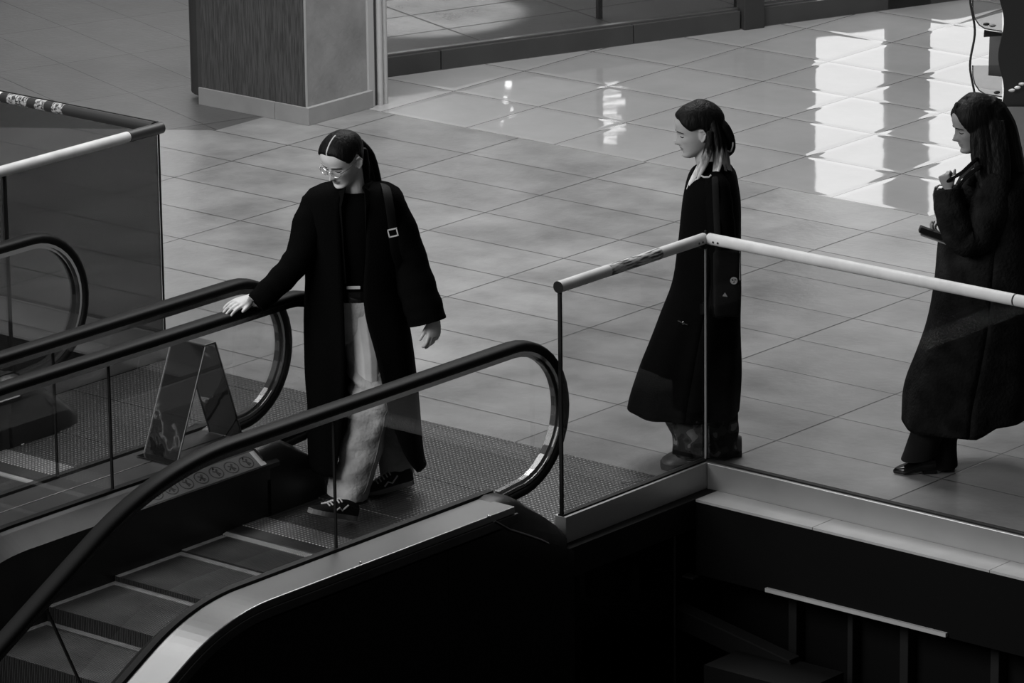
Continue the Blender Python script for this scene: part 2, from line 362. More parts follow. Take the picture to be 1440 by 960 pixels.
# bright daylight windows with a dark post between them
for i, (s0, s1) in enumerate(((2.93, 3.44), (3.73, 4.62), (5.1, 6.2))):
    m = MB(); sbox(m, s0, s1, -.06, -.04, .125, 2.6); struct(m.build('window_%d' % (3 + i), 'lit'))
for i, (s0, s1) in enumerate(((3.41, 3.72), (4.63, 5.09))):
    m = MB(); sbox(m, s0, s1, -.14, .0, .0, 3.2); struct(m.build('trim_%d' % (21 + i), 'frame'))
m = MB(); sbox(m, -.2, 9, -.12, .0, 3.2, 4.6); struct(m.build('wall_front', 'shopwall'))
m = MB(); sbox(m, -.2, 9, -6.2, -6.0, 0, 4.6); struct(m.build('wall_back', 'shopwall'))
m = MB(); sbox(m, -.2, 9, -6, -.1, 3.3, 3.5); struct(m.build('ceiling', 'shopwall'))
# lit bars of a display in the shop window (they show in the polished floor)
ls = thing('lit_sign', 'bright ladder of short lit bars inside the shop window', 'sign', sp(1.8, -.7, .12))
for i in range(7):
    z = .42 + i * .055; w = .05 + .03 * ((i * 7) % 3) / 2
    m = MB(); sbox(m, 1.80, 1.80 + w * 2.0, -.71, -.69, z, z + .018); m.build('lit_bar', 'lamp', ls, bevel=.004)
m = MB(); sbox(m, 1.77, 1.80, -.72, -.69, .0, .80); m.build('upright', 'frame', ls)
for i, (s, z, r) in enumerate(((1.23, .37, .024), (1.21, .46, .014), (1.25, .53, .011), (1.18, .59, .011))):
    t = tag(MB().ball(sp(s, -.85, z), r).build('bulb', 'lamp', smooth=True), ['large low bulb glowing in the shop window', 'second bulb up in the shop window string', 'third small bulb up in the shop window string', 'topmost small bulb of the shop window string'][i], 'bulb', 'string of bulbs in the shop window')

# pillar ----------------------------------------------------------------------------
pl = thing('pillar', 'square pillar with dark ribbed front and pale plaster side by the shop', 'pillar', (-1.5, 1.1, 0))
PX0, PX1, PY0, PY1 = -1.93, -1.135, .875, 1.375
m = MB(); m.box(PX0, PX1, PY0, PY1, 0, 4.6); m.build('shaft', 'pillar', pl)
m = MB(); m.box(PX0 - .005, PX1 - .004, PY0 - .012, PY0 - .0005, .10, 4.6); m.build('ribbed_panel', 'ribbed', pl, bevel=.002)
m = MB(); m.box(PX1 - .003, PX1 + .002, PY0 - .013, PY0, .10, 4.6); m.build('corner_bead', 'pale_strip', pl)
sx = onY(386, 155, .85).x
m = MB(); m.box(PX0 - .02, sx - .0015, .85, PY0 - .012, 0, .10); m.box(sx + .0015, PX1 + .027, .85, PY0 - .012, 0, .10); m.box(PX1, PX1 + .027, PY0 - .012, PY1 + .02, 0, .10)
m.build('baseboard', 'base', pl, bevel=.002)
m = MB()                                             # dark rounded column face behind the left edge
m.prism([(PX0 - .005, .90, .04)] + [(PX0 - .005 - .24 * sin(a), 1.13 - .25 * cos(a), .04) for a in [i * pi / 16 for i in range(1, 16)]] + [(PX0 - .005, 1.42, .04)], (0, 0, 4.5))
o = m.build('round_column', 'kerb', pl, smooth=False)
m = MB(); m.box(PX1 - .02, PX1 + .012, PY1, 1.428, 0, 4.6); m.build('pale_strip', 'pale_strip', pl, bevel=.003)
m = MB(); m.box(PX1 - .02, PX1 + .005, 1.43, 1.452, 0, 4.6); m.build('groove', 'frame', pl)
for y in (1.455, 1.495):
    m = MB(); m.tube([(PX1 + .012, y + .016, 0), (PX1 + .012, y + .016, 4.6)], .018, 14); m.build('door_profile', 'pale_strip', pl, smooth=False)

# ------------------------------------------------------------------ glass railings
def railing(name, label, corner, dy, dx, sgn, tint, hy, hx, dark_end):
    """corner (x,y); one run along -Y of length dy, one along sgn*X of length dx"""
    X, Y = corner; H = 1.10; R = .027
    rt = thing(name, label, 'railing', (X, Y, 0))
    m = MB(); m.box(X - .03, X + .03, Y - dy, Y + .03, 0, .115); c1 = m.build('base_channel', 'channel', rt, bevel=.002)
    xs = sorted((X + sgn * .031, X + sgn * dx))
    m = MB(); m.box(xs[0], xs[1], Y - .03, Y + .03, 0, .115); m.build('base_channel', 'channel', rt, bevel=.002)
    m = MB(); m.box(X - .014, X + .014, Y - dy, Y + .014, .115, .122); m.box(min(X, X + sgn * dx), max(X, X + sgn * dx), Y - .014, Y + .014, .115, .122); m.build('gasket', 'gasket', rt)
    ends = [Y - .01] + hy
    for i in range(len(ends) - 1):
        m = MB(); m.box(X - .006, X + .006, ends[i + 1] + .005, ends[i] - .005, .118, H - .02); m.build('glass_panel', tint, rt)
    for y in hy: m = MB(); m.box(X - .008, X + .008, y - .006, y + .004, .12, H - .015); m.build('glass_edge', 'gasket', rt)
    ends = [X + sgn * .012] + hx
    for i in range(len(ends) - 1):
        a, b = sorted((ends[i] + sgn * .004, ends[i + 1] - sgn * .004)); m = MB(); m.box(a, b, Y - .006, Y + .006, .118, H - .02); m.build('glass_panel', tint, rt)
    for x in hx: m = MB(); m.box(x - .004, x + .004, Y - .008, Y + .008, .12, H - .015); m.build('glass_edge', 'gasket', rt)
    m = MB(); m.box(X - .0035, X + .0035, Y - .0035, Y + .0035, .118, H - .005); m.build('corner_edge', 'channel' if not dark_end else 'gasket', rt)
    return rt
RC = (4.652, -2.952)
r1 = railing('glass_railing', 'clear glass railing with pale round handrail in front of two women', RC, .985, 7.0, 1, 'glass', [RC[1] - .975], [6.95, 9.1], False)
H = 1.105
def rail_tube(rt, pts, mat_='white_tube', r=.025, name='handrail'): return MB().tube(pts, r, 20).build(name, mat_, rt, smooth=True)
rail_tube(r1, [(RC[0], RC[1] - .985, H), (RC[0], RC[1] - .012, H)])
cut = onY(1428, 422, RC[1]).x
rail_tube(r1, [(RC[0] + .02, RC[1], H), (cut - .004, RC[1], H)]); rail_tube(r1, [(cut + .004, RC[1], H), (11.6, RC[1], H)])
lab(MB().tube([(RC[0], RC[1] - .9875, H), (RC[0], RC[1] - .985, H)], .0255, 20).build('end_cap', 'black', r1), 'black end cap')
m = MB(); m.box(RC[0] - .004, RC[0] + .004, RC[1] - .004, RC[1] + .004, H - .04, H + .034); m.box(RC[0] - .02, RC[0] + .02, RC[1] - .03, RC[1] + .004, H - .04, H - .022); m.build('bracket', 'black', r1)
for dx in (.06, .085): MB().ball((RC[0] + dx, RC[1] - .025, H - .004), .005, segs=8).build('screw', 'black', r1)
for dx in (-.075, -.05): MB().ball((RC[0] + .025, RC[1] + dx, H - .004), .005, segs=8).build('screw', 'black', r1)
MB().tube([(cut - .004, RC[1], H), (cut + .004, RC[1], H)], .022, 12).build('joint', 'black', r1)
# worn dark section on the short rail
def wornmat():
    m = mat('worn_pale_tube', .5, .45, .1); nt = m.node_tree; b = nt.nodes['Principled BSDF']; L = nt.links.new
    tc = nd(nt, 'ShaderNodeTexCoord'); mp = nd(nt, 'ShaderNodeMapping'); mp.inputs['Scale'].default_value = (1, .12, 1); L(tc.outputs['Object'], mp.inputs[0])
    n = nd(nt, 'ShaderNodeTexNoise', Scale=110.0, Detail=4.0); L(mp.outputs[0], n.inputs['Vector'])
    r = nd(nt, 'ShaderNodeMapRange'); r.inputs[1].default_value = .42; r.inputs[2].default_value = .56; r.inputs[3].default_value = .03; r.inputs[4].default_value = .52
    L(n.outputs['Fac'], r.inputs[0]); L(r.outputs[0], b.inputs['Base Color']); return m
M['worn'] = wornmat()
lab(MB().tube([(RC[0], RC[1] - .66, H), (RC[0], RC[1] - .32, H)], .0256, 20).build('worn_section', 'worn', r1, smooth=True), 'dark worn patch')
LC = (1.43, -2.952)
r2 = railing('glass_railing', 'dark tinted glass railing with pale handrail behind the far escalator', LC, 4.0, 7.0, -1, 'glass_tint', [LC[1] - 1.0, LC[1] - 2.5], [-.6, -2.6], True)
rail_tube(r2, [(LC[0], LC[1] - 4.0, H), (LC[0], LC[1] - .205, H)])
lab(rail_tube(r2, [(LC[0], LC[1] - .203, H), (LC[0], LC[1] + .02, H)], 'frame', .027), 'dark sleeve at the corner of the handrail')
def wx(px): return onY(px, 132 + px * .234, LC[1]).x
rail_tube(r2, [(LC[0] - .03, LC[1], H), (wx(92), LC[1], H)], 'frame', .026)
for a, b, mm in ((92, 77, 0), (77, 66, 1), (66, 53, 0), (53, 42, 1), (42, 14, 0), (14, 4, 1)):
    rail_tube(r2, [(wx(a), LC[1], H), (wx(b), LC[1], H)], 'frame' if mm else 'worn', .0255, 'worn_wrap')
x = wx(4)
rail_tube(r2, [(x, LC[1], H), (LC[0] - 7, LC[1], H)])
rail_tube(r2, [(LC[0] - .02, LC[1] + .018, H + .021), (LC[0] - 1.2, LC[1] + .018, H + .021)], 'black', .006, 'cable')

# ------------------------------------------------------------------ escalators
SL = rad(28.5); YC = -5.85; ZD = .30; RD = 1.0; ZC = ZD - RD
def prof(z0, ystart, yend, n=14):
    """curve running along the escalator at height z0 over the landing: flat, bend, slope"""
    r = RD + (z0 - ZD); pts = [(y, z0) for y in (ystart, (ystart + YC) / 2, YC)]
    for i in range(1, n + 1):
        a = SL * i / n; pts.append((YC - r * sin(a), ZC + r * cos(a)))
    y, z = pts[-1]; L = (y - yend) / cos(SL); pts.append((y - L * cos(SL), z - L * sin(SL))); return pts
YN = -4.155; ZN = .57; RN = .315                      # centre and radius of the newel end of the handrail
def hand_path(r=RN, yend=-9.5):
    p = prof(ZN + r, YN, yend)[::-1]
    p += [(YN + r * sin(a), ZN + r * cos(a)) for a in [pi * i / 20 for i in range(1, 21)]]
    p.append((YN - .10, ZN - r - .01)); return p
def sweep(path, x, prof2d):
    """sweep a cross section (dx, dn) along a (y,z) path in the plane x"""
    if path[0][0] > path[1][0]: path = path[::-1]
    rings = []; n = len(path)
    for i in range(n):
        a = path[max(i - 1, 0)]; b = path[min(i + 1, n - 1)]; ty, tz = b[0] - a[0], b[1] - a[1]; l = sqrt(ty * ty + tz * tz); ty /= l; tz /= l
        rings.append([V((x + dx, path[i][0] - tz * dn, path[i][1] + ty * dn)) for dx, dn in prof2d])
    return rings
OV = [(.040 * (abs(cos(a)) ** .7) * (1 if cos(a) > 0 else -1), .021 * (abs(sin(a)) ** .8) * (1 if sin(a) > 0 else -1)) for a in [2 * pi * i / 16 for i in range(16)]]
TR = [(-.026, -.020), (.026, -.020), (.026, -.034), (.012, -.034), (.012, -.046), (-.012, -.046), (-.012, -.034), (-.026, -.034)]
def panel_poly(y0, y1):
    """outline in (y,z) of a balustrade glass sheet; y0 > y1 (normal cuts on the slope)"""
    zt, zb = ZN + RN - .045, ZD + .004
    return None
def balustrade(esc, X, inner, shared, seams):
    """inner: +1 if the steps lie on +X side"""
    MB().loft(sweep(hand_path(), X, OV)).build('handrail', 'rubber', esc, smooth=True)
    o = MB().loft(sweep(hand_path(), X, TR)).build('handrail_track', 'track', esc)
    # glass sheets, split at the seams
    top = prof(ZN + RN - .04, YN, -9.5, 14); bot = prof(ZD - .01, YN, -9.5, 14)
    fr = [0.0]
    def cut(i0, t0, i1, t1): pass
    # param: index along the matching point lists
    def pt(l, u):
        i = min(int(u), len(l) - 2); t = u - i; return (lerp(l[i][0], l[i + 1][0], t), lerp(l[i][1], l[i + 1][1], t))
    us = [0] + seams + [len(top) - 1.0]
    for a, b in zip(us[:-1], us[1:]):
        g = .0
        uu = [a] + [q for q in range(int(a) + 1, int(math.ceil(b)))] + [b]
        e = .004
        tp = [pt(top, u) for u in uu]; bt = [pt(bot, u) for u in uu]
        if a == 0:
            arc = [(YN + (RN - .04) * sin(t), ZN + (RN - .04) * cos(t)) for t in [pi * i / 18 for i in range(1, 19)]]
            poly = list(reversed(bt)) ; poly = bt[::-1] + arc[::-1] + tp
        else: poly = bt[::-1] + tp
        mb = MB(); mb.prism([(X - .005, y, z) for y, z in poly], (.010, 0, 0)); mb.build('glass_panel', 'glass_esc', esc)
    for u in seams:
        t = pt(top, u); q = pt(bot, u); tt = (V((0, t[0], t[1])) - V((0, q[0], q[1]))).normalized(); w = V((0, tt.z, -tt.y)) * .0035
        A = V((X - .0056, t[0], t[1])); B = V((X - .0056, q[0], q[1]))
        MB().prism([A - w, A + w, B + w, B - w], (.0112, 0, 0)).build('glass_joint', 'gasket', esc)
    # gasket at the foot of the glass, inner deck, skirt
    MB().loft(sweep(prof(ZD, -4.30, -9.5), X, [(-.016, -.012), (.016, -.012), (.016, .008), (-.016, .008)])).build('glass_gasket', 'gasket', esc)
    s = inner
    MB().loft(sweep(prof(ZD, -4.36, -9.5), X, [(s * .018, -.004), (s * .034, -.014), (s * .117, -.072), (s * .117, -.09), (s * .018, -.05)])).build('inner_deck', 'skirt', esc)
    MB().loft(sweep(prof(ZD - .09, -4.42, -9.5), X, [(s * .112, 0), (s * .118, 0), (s * .118, -.36), (s * .112, -.36)])).build('skirt_panel', 'skirt', esc)
    # plastic newel cap: rounded wedge round the handrail entry
    def cap_ring(y, zt, x0, x1, b=.03):
        pts = [(x0, -.0), (x0, zt * .55), (lerp(x0, x1, .12), zt * .9), (lerp(x0, x1, .3), zt), (lerp(x0, x1, .7), zt), (lerp(x0, x1, .88), zt * .9), (x1, zt * .55), (x1, 0)]
        return [V((px_, y, z)) for px_, z in pts]
    xo = X - s * .175; xi = X + s * .118
    if shared: xo = X - s * .10
    rings = [cap_ring(y, z, xo if abs(s) else xo, xi) for y, z in ((-4.44, .29), (-4.36, .305), (-4.30, .30), (-4.22, .255), (-4.12, .19), (-4.03, .12), (-3.97, .07), (-3.95, .03))]
    # narrow nose
    rr = []
    for i, r in enumerate(rings):
        k = [1, 1, 1, .98, .94, .86, .72, .55][i]; cx = (xo + xi) / 2; rr.append([V((cx + (p.x - cx) * k, p.y, p.z)) for p in r])
    MB().loft(rr).build('newel_cap', 'black', esc, smooth=True, bevel=0)
def steps(esc, x0, x1):
    zf = lambda y: interp([(-9.9, -2.35), (-8.2, -1.42), (-7.35, -.945), (-6.95, -.72), (-6.55, -.50), (-6.16, -.28), (-5.77, -.095), (-5.37, -.03), (-4.98, -.008), (-4.6, 0), (-4.3, 0)], y)[0]
    n = 104; edges = [-4.70, -4.98]
    while edges[-1] > -9.4: edges.append(edges[-1] - .395)
    for i in range(len(edges) - 1):
        yb, yf = edges[i], edges[i + 1]; z = zf(yf + .395) if i else 0.0
        z = [-.004, -.012, -.035, -.10, -.275][i] if i < 5 else -.275 - .2145 * (i - 4)
        mb = MB(); vs = []; fs = []; mi = []
        xs = [];
        for j in range(n):
            a = x0 + (x1 - x0) * j / n; w = (x1 - x0) / n
            xs += [(a, 0), (a + w * .55, 0), (a + w * .55, 1), (a + w, 1)]
        xs.append((x1, 0))
        bands = [yb, yb - .035, yf]
        for (x, g) in xs:
            d = .007 * g
            for q, yy in enumerate(bands): vs.append((x, yy + (d if q == 2 else 0), z - (d if q < 3 else 0)))
            vs.append((x, yf + d, z - .26)); vs.append((x, yb, z - .26))
        for j in range(len(xs) - 1):
            o = j * 5; xm = (xs[j][0] + xs[j + 1][0]) / 2; side = xm < x0 + .03 or xm > x1 - .03
            for q in range(5):
                fs.append((o + q, o + (q + 1) % 5, o + 5 + (q + 1) % 5, o + 5 + q))
                mi.append({0: 1 if i else 0, 1: 1 if side else 0, 2: 2, 3: 2, 4: 2}[q])
        fs.append((0, 1, 2, 3, 4)); mi.append(0); o = (len(xs) - 1) * 5; fs.append((o + 4, o + 3, o + 2, o + 1, o)); mi.append(0)
        mb.v = vs; mb.f = fs; mb.m = mi; mb.build('step', ['step', 'line', 'riser'], esc)
def landing(esc, x0, x1, xa, xb, y1=-2.985):
    """landing floor: studded plates, bright stud strip, comb"""
    for (a, b) in ((-3.12, y1), (-3.62, -3.124), (-4.12, -3.624), (-4.46, -4.124)):
        m = MB(); m.box(x0 if b > -4.0 else xa, x1 if b > -4.0 else xb, a, b, -.14, .004); m.build('landing_plate', 'studs', esc, bevel=.002)
    m = MB(); m.box(xa, xb, -4.60, -4.462, -.10, .006); m.build('stud_strip', 'strip', esc)
    mb = MB(); n = 104
    mb.prism([(xa, -4.602, -.06), (xa, -4.602, .005), (xa, -4.69, .004), (xa, -4.70, -.004), (xa, -4.69, -.06)], (xb - xa, 0, 0)); nb = len(mb.f)
    for j in range(n):
        a = xa + (xb - xa) * (j + .6) / n; w = (xb - xa) / n * .38
        mb.prism([(a, -4.706, -.02), (a, -4.706, .0055), (a, -4.730, .002), (a, -4.730, -.02)], (w, 0, 0))
    mb.m = [1 if i >= nb else 0 for i in range(len(mb.m))]; mb.build('comb', ['steel_dark', 'comb'], esc)
UB = 1 + (5.25 - 5.0025) / (5.85 - 5.0025)            # seam position on the flat run
seams = [UB, 17 + .03]
def make_seams():
    top = prof(ZN + RN - .04, YN, -9.5, 14); L = len(top) - 1
    y = top[L - 1][0]
    return [UB, L - 1 + (y + 6.87) / (y + 9.5) if y > -6.87 else L - 1 + .01, L - 1 + (y + 8.4) / (y + 9.5)]
SEAM = make_seams()
def escalator(label, XF, XN, shared_near, x0, x1):
    esc = thing('escalator', label, 'escalator', ((XF + XN) / 2, -4.7, 0))
    balustrade(esc, XF, 1, not shared_near, SEAM); balustrade(esc, XN, -1, shared_near, SEAM)
    steps(esc, XF + .122, XN - .122); landing(esc, x0, x1, XF + .12, XN - .12)
    return esc
e1 = escalator('nearer escalator, the one the woman in jeans is stepping onto', 3.34, 4.58, False, 3.181, 4.62)
e2 = escalator('farther escalator on the left beyond the shiny wedge guard', 1.78, 3.02, True, 1.474, 3.179)
# outer deck of the near side: bright steel band, lip, black cladding
D1 = [(.018, -.035), (.018, -.003), (.20, -.003), (.20, -.035)]
lab(MB().loft(sweep(prof(ZD, -4.38, -9.5), 4.58, D1)).build('outer_deck', 'steel', e1, bevel=.004), 'bright steel deck band')
MB().loft(sweep(prof(ZD, -4.36, -9.5), 4.58, [(.19, -.036), (.203, -.036), (.203, -.075), (.19, -.075)])).build('deck_lip', 'steel_dark', e1, bevel=.003)
cl = sweep(prof(ZD - .075, -4.0, -9.5), 4.58, [(.185, 0), (.198, 0), (.198, -1.15), (.185, -1.15)])
for r in cl:
    for p in r:
        if p.y > -4.4: p.z = min(p.z, .28 - max(0, (p.y + 4.45)) * .62)
ys = []
cuts = [-4.0, onX(632, 900, 4.778).y, -6.0, -7.4, -9.5]
base = prof(ZD - .075, -4.0, -9.5, 20)
def zb(y):
    for (a, b) in zip(base[:-1], base[1:]):
        if a[0] >= y >= b[0]: z = lerp(a[1], b[1], (a[0] - y) / max(1e-6, a[0] - b[0])); break
    else: z = base[-1][1]
    return min(z, .215 - max(0, y + 4.42) * .50)
for a, b in zip(cuts[:-1], cuts[1:]):
    n = 14; ys = [lerp(a - .002, b + .002, i / n) for i in range(n + 1)]
    poly = [(4.765, y, zb(y)) for y in ys] + [(4.765, y, zb(y) - 1.25) for y in reversed(ys)]
    MB().prism(poly, (.012, 0, 0)).build('cladding_panel', 'cladding', e1)
m = MB(); m.prism([(3.3, y, zb(y) - .9) for y in (-4.0, -5.9, -9.4)] + [(3.3, y, zb(y) - 1.25) for y in (-9.4, -5.9, -4.0)], (1.45, 0, 0)); m.build('truss', 'black', e1)
# steel trim under the cap of the near side
pts = [onX(694, 732, 4.779), onX(715, 744, 4.779), onX(740, 752, 4.779), onX(760, 759, 4.779), onX(770, 764, 4.779)]
MB().tube(pts, (.010, .006), 10).build('cap_trim', 'steel', e1, smooth=True)
for px, py in ((687, 726), (507, 791)): MB().ball(onX(px, py, 4.784), .006, segs=8).build('screw', 'silver', e1)
# deck between the two escalators
XA, XB = 3.038, 3.322
m = MB().loft(sweep(prof(ZD, -4.36, -9.5), 3.18, [(XA - 3.18, -.035), (XA - 3.18, -.003), (-.0025, -.003), (-.0025, -.035)])); m.build('outer_deck', 'steel_dark', e2, bevel=.003)
m = MB().loft(sweep(prof(ZD, -4.36, -9.5), 3.18, [(.0025, -.035), (.0025, -.003), (XB - 3.18, -.003), (XB - 3.18, -.035)])); m.build('outer_deck', 'steel_dark', e1, bevel=.003)
m = MB().loft(sweep(prof(ZD, -4.36, -9.5), 1.78, [(-.018, -.035), (-.018, -.003), (-.20, -.003), (-.20, -.035)])); m.build('outer_deck', 'steel_dark', e2, bevel=.003)
m = MB().loft(sweep(prof(ZD - .035, -4.40, -9.5), 1.78, [(-.185, 0), (-.2, 0), (-.2, -1.0), (-.185, -1.0)])); m.build('cladding_panel', 'cladding', e2)
# pictogram strip on the inner deck of the near escalator
st = MB(); ring = sweep([(y, ZD) for y in (-4.44, -4.47)], 3.34, [(.036, -.0135), (.1165, -.0705)])
def decal(y0, y1, u0, u1, lift):
    A = V((3.34 + .034, 0, ZD - .014)); B = V((3.34 + .117, 0, ZD - .072)); nrm = V((.58, 0, .83)).normalized()
    q = [A.lerp(B, u0), A.lerp(B, u1)]
    return [V((q[0].x, y0, q[0].z)) + nrm * lift, V((q[0].x, y1, q[0].z)) + nrm * lift, V((q[1].x, y1, q[1].z)) + nrm * lift, V((q[1].x, y0, q[1].z)) + nrm * lift]
sk = MB().prism(decal(-4.47, -5.17, .10, .93, .0004), (.0005, 0, .0007)).build('safety_sticker', 'sticker', e1)
MB().prism(decal(-4.435, -4.47, .10, .93, .0004), (.0005, 0, .0007)).build('sticker_end', 'white', e1)
A = V((3.374, 0, ZD - .014)); B = V((3.457, 0, ZD - .072)); NR = V((.58, 0, .83)).normalized()
def dpt(y, u): p = A.lerp(B, u); return V((p.x, y, p.z)) + NR * .0016
def stroke(mb, pts, w=.004):
    mb.tube([dpt(y, u) for y, u in pts], (w, .0006), 6, hint=NR)
for i in range(7):
    y = -4.525 - i * .092; mb = MB()
    stroke(mb, [(y + .036 * cos(t), .52 + .30 * sin(t)) for t in [2 * pi * k_ / 16 for k_ in range(17)]], .0028)
    stroke(mb, [(y + .012, .36), (y + .002, .5), (y + .004, .72)], .0055); stroke(mb, [(y - .014, .40), (y + .002, .5), (y + .018, .66)], .0038)
    if i % 2: stroke(mb, [(y - .018, .62), (y + .018, .38)], .0035)
    else: stroke(mb, [(y - .006, .28), (y + .0, .34)], .007)
    mb.build('pictogram', 'ink', sk)
# stainless wedge guard on the deck between them
gd = thing('wedge_guard', 'mirror polished steel wedge guard standing on the deck between escalators', 'guard', (3.18, -4.6, .3))
gx0, gx1 = 3.09, 3.285; zt = .762
m = MB(); m.prism([(gx0, -4.615, zt), (gx1, -4.615, zt), (gx1, -4.805, .30), (gx0, -4.805, .30)], (0, .006, .003)); m.build('front_sheet', 'mirror', gd)
m = MB(); m.prism([(gx0, -4.555, zt), (gx1, -4.555, zt), (gx1, -4.40, .30), (gx0, -4.40, .30)], (0, .006, .003)); m.build('rear_sheet', 'mirror', gd)
m = MB(); m.box(gx0, gx1, -4.617, -4.549, zt, zt + .008); m.build('top_sheet', 'steel_dark', gd, bevel=.002)
for s in (0, 1):
    m = MB(); xx = gx1 if s else gx0
    for (ya, yb) in ((-4.615, -4.805), (-4.555, -4.40)):
        m.tube([(xx, ya, zt), (xx, yb, .30)], .004, 8)
    m.build('hem_edge', 'steel_dark', gd)
m = MB(); m.box(gx0, gx1, -4.85, -4.80, .3005, .304); m.build('foot_flange', 'mirror', gd, bevel=.001)
# scrap of paper and little marks on the landing
p = onZ(28, 623, .006); m = MB(); m.box(p.x - .02, p.x + .02, p.y - .008, p.y + .008, .0045, .0058); tag(m.build('paper_scrap', 'paper'), 'tiny white scrap of paper lying on the dark landing plate', 'paper')
p = onZ(895, 679, .006); m = MB()
tri = [V((p.x - .06, p.y - .03, .0052)), V((p.x + .05, p.y - .05, .0052)), V((p.x + .02, p.y + .05, .0052))]
for a, b in zip(tri, tri[1:] + tri[:1]): m.tube([a, b], (.003, .0004), 6)
m.build('triangle_mark', 'frame', e1)

# ------------------------------------------------------------------ acrylic display stand at the right edge
SBP = onZ(1415, 262)
ds = thing('display_stand', 'wavy edged black display stand with clear bins behind the right woman', 'display stand', SBP)
def sw(px, py, d=0): 
    dd = ray(px, py); t = (SBP + NH * d - CAM).dot(NH) / dd.dot(NH); return CAM + dd * t
def wavy(x0, amp, ph, d, thick, xr, mat_, name, y0=-130, y1=300, per=96.0):
    n = 60; L = []
    for i in range(n + 1):
        py = lerp(y0, y1, i / n); L.append((x0 + amp * sin(2 * pi * (py - ph) / per), py))
    return L
# left side panel: clear sheet with black wavy edge
L = wavy(1367.5, 3.4, 20, 0, 0, 0, 0, 0)
MB().tube([sw(x, y, .16) for x, y in L], (.0042, .006), 8).build('wavy_edge', 'stand', ds, smooth=True)
# right side panel: solid black board
L2 = wavy(1408, 4.2, 8, 0, 0, 0, 0, 0)
mb = MB(); poly = [sw(x, y, .2) for x, y in L2] + [sw(1500, y, .2) for x, y in (L2[-1], L2[0])]
mb.prism(poly, -NH * .02); mb.build('side_panel', 'stand', ds)
mb = MB(); mb.prism([sw(1412, 150, .21), sw(1500, 150, .21), sw(1500, 300, .21), sw(1414, 300, .21)], NH * .006); mb.build('lower_board', 'grey_board', ds)
for yb in (2, 94, -90, 186):                          # clear bins
    mb = MB(); c = [(1368, yb - 2), (1368, yb + 12), (1371, yb + 24), (1377, yb + 33), (1385, yb + 38), (1396, yb + 40), (1409, yb + 42)]
    ring1 = [sw(x, y, .05) for x, y in c]; ring2 = [sw(x, y, .18) for x, y in c]
    mb.loft([ring1, ring2], closed=False); o = mb.build('bin', 'acrylic', ds, smooth=True); q = o.modifiers.new('s', 'SOLIDIFY'); q.thickness = .004
    mb = MB(); mb.prism(ring2 + [sw(1409, yb - 2, .18)], -NH * .004); mb.build('bin_side', 'acrylic', ds)
    MB().tube(ring2, .0028, 8).build('bin_rim', 'stand', ds, smooth=True)
    MB().tube([sw(1384, yb + 45, .1), sw(1409, yb + 47, .1)], (.02, .006), 8).build('shelf_bar', 'stand', ds)
mb = MB(); mb.prism([sw(1392, 44, -.02), sw(1412, 46, -.02), sw(1410, 108, -.02), sw(1390, 106, -.02)], -NH * .01); mb.build('back_card', 'grey_board', ds)
mb = MB(); mb.prism([sw(1396, -130, -.02), sw(1412, -130, -.02), sw(1412, 0, -.02), sw(1394, 0, -.02)], -NH * .01); mb.build('back_card', 'grey_board', ds)
# pale goods in the bins
for i, (px, py) in enumerate(((1431, 123), (1423, 127), (1437, 118), (1402, 130), (1396, 36), (1387, 34))):
    c = sw(px, py, .23 if px > 1412 else .10); mb = MB(); mb.ball(c, (.018, .012, .009), (RH, NH, V((.2, 0, 1)).normalized()), segs=12)
    tag(mb.build('sweet', 'goods' if px != 1402 and px != 1387 else 'frame', smooth=True), ['pale wrapped sweet in the right bin of the stand, middle one', 'pale wrapped sweet in the right bin of the stand, leftmost', 'pale wrapped sweet in the right bin of the stand, topmost at the picture edge', 'dark sweet in the lower clear bin', 'pale wrapped sweet in the upper clear bin', 'dark sweet in the upper clear bin'][i], 'sweet', 'sweets in the display bins')
MB().prism([sw(1360, 296, .2), sw(1500, 300, .2), sw(1500, 303, .2), sw(1360, 299, .2)], -NH * .3).build('foot', 'stand', ds)

# ------------------------------------------------------------------ people
class Fig:
    def __init__(s, G): s.G = V(G)
    def W(s, px, py, d=0.0):
        dd = ray(px, py); t = (s.G + NH * d - CAM).dot(NH) / dd.dot(NH); return CAM + dd * t
    def ring(s, py, xl, xr, dc, dd, n=40, p=.85, fold=0, fr=5, ph=0, th=None, tilt=0):
        a = s.W(xl, py, dc); b = s.W(xr, py, dc); c = (a + b) / 2; hw = (b - a).length / 2; out = []
        for i in range(n):
            t = (2 * pi * i / n) if th is None else lerp(th[0], th[1], i / (n - 1))
            sx, cx = sin(t), cos(t)
            ex = abs(sx) ** p * (1 if sx > 0 else -1); ey = abs(cx) ** p * (1 if cx > 0 else -1)
            k = 1 + fold * sin(fr * t + ph)
            out.append(c + RH * (hw * ex) + NH * (dd * ey * k) + V((0, 0, tilt * sx)))
        return out
    def rows(s, tab, k):
        """resample rows [(py, xl, xr, dc, dd)] to k steps"""
        y0, y1 = tab[0][0], tab[-1][0]; return [(y,) + tuple(interp(tab, y)) for y in [lerp(y0, y1, i / (k - 1)) for i in range(k)]]

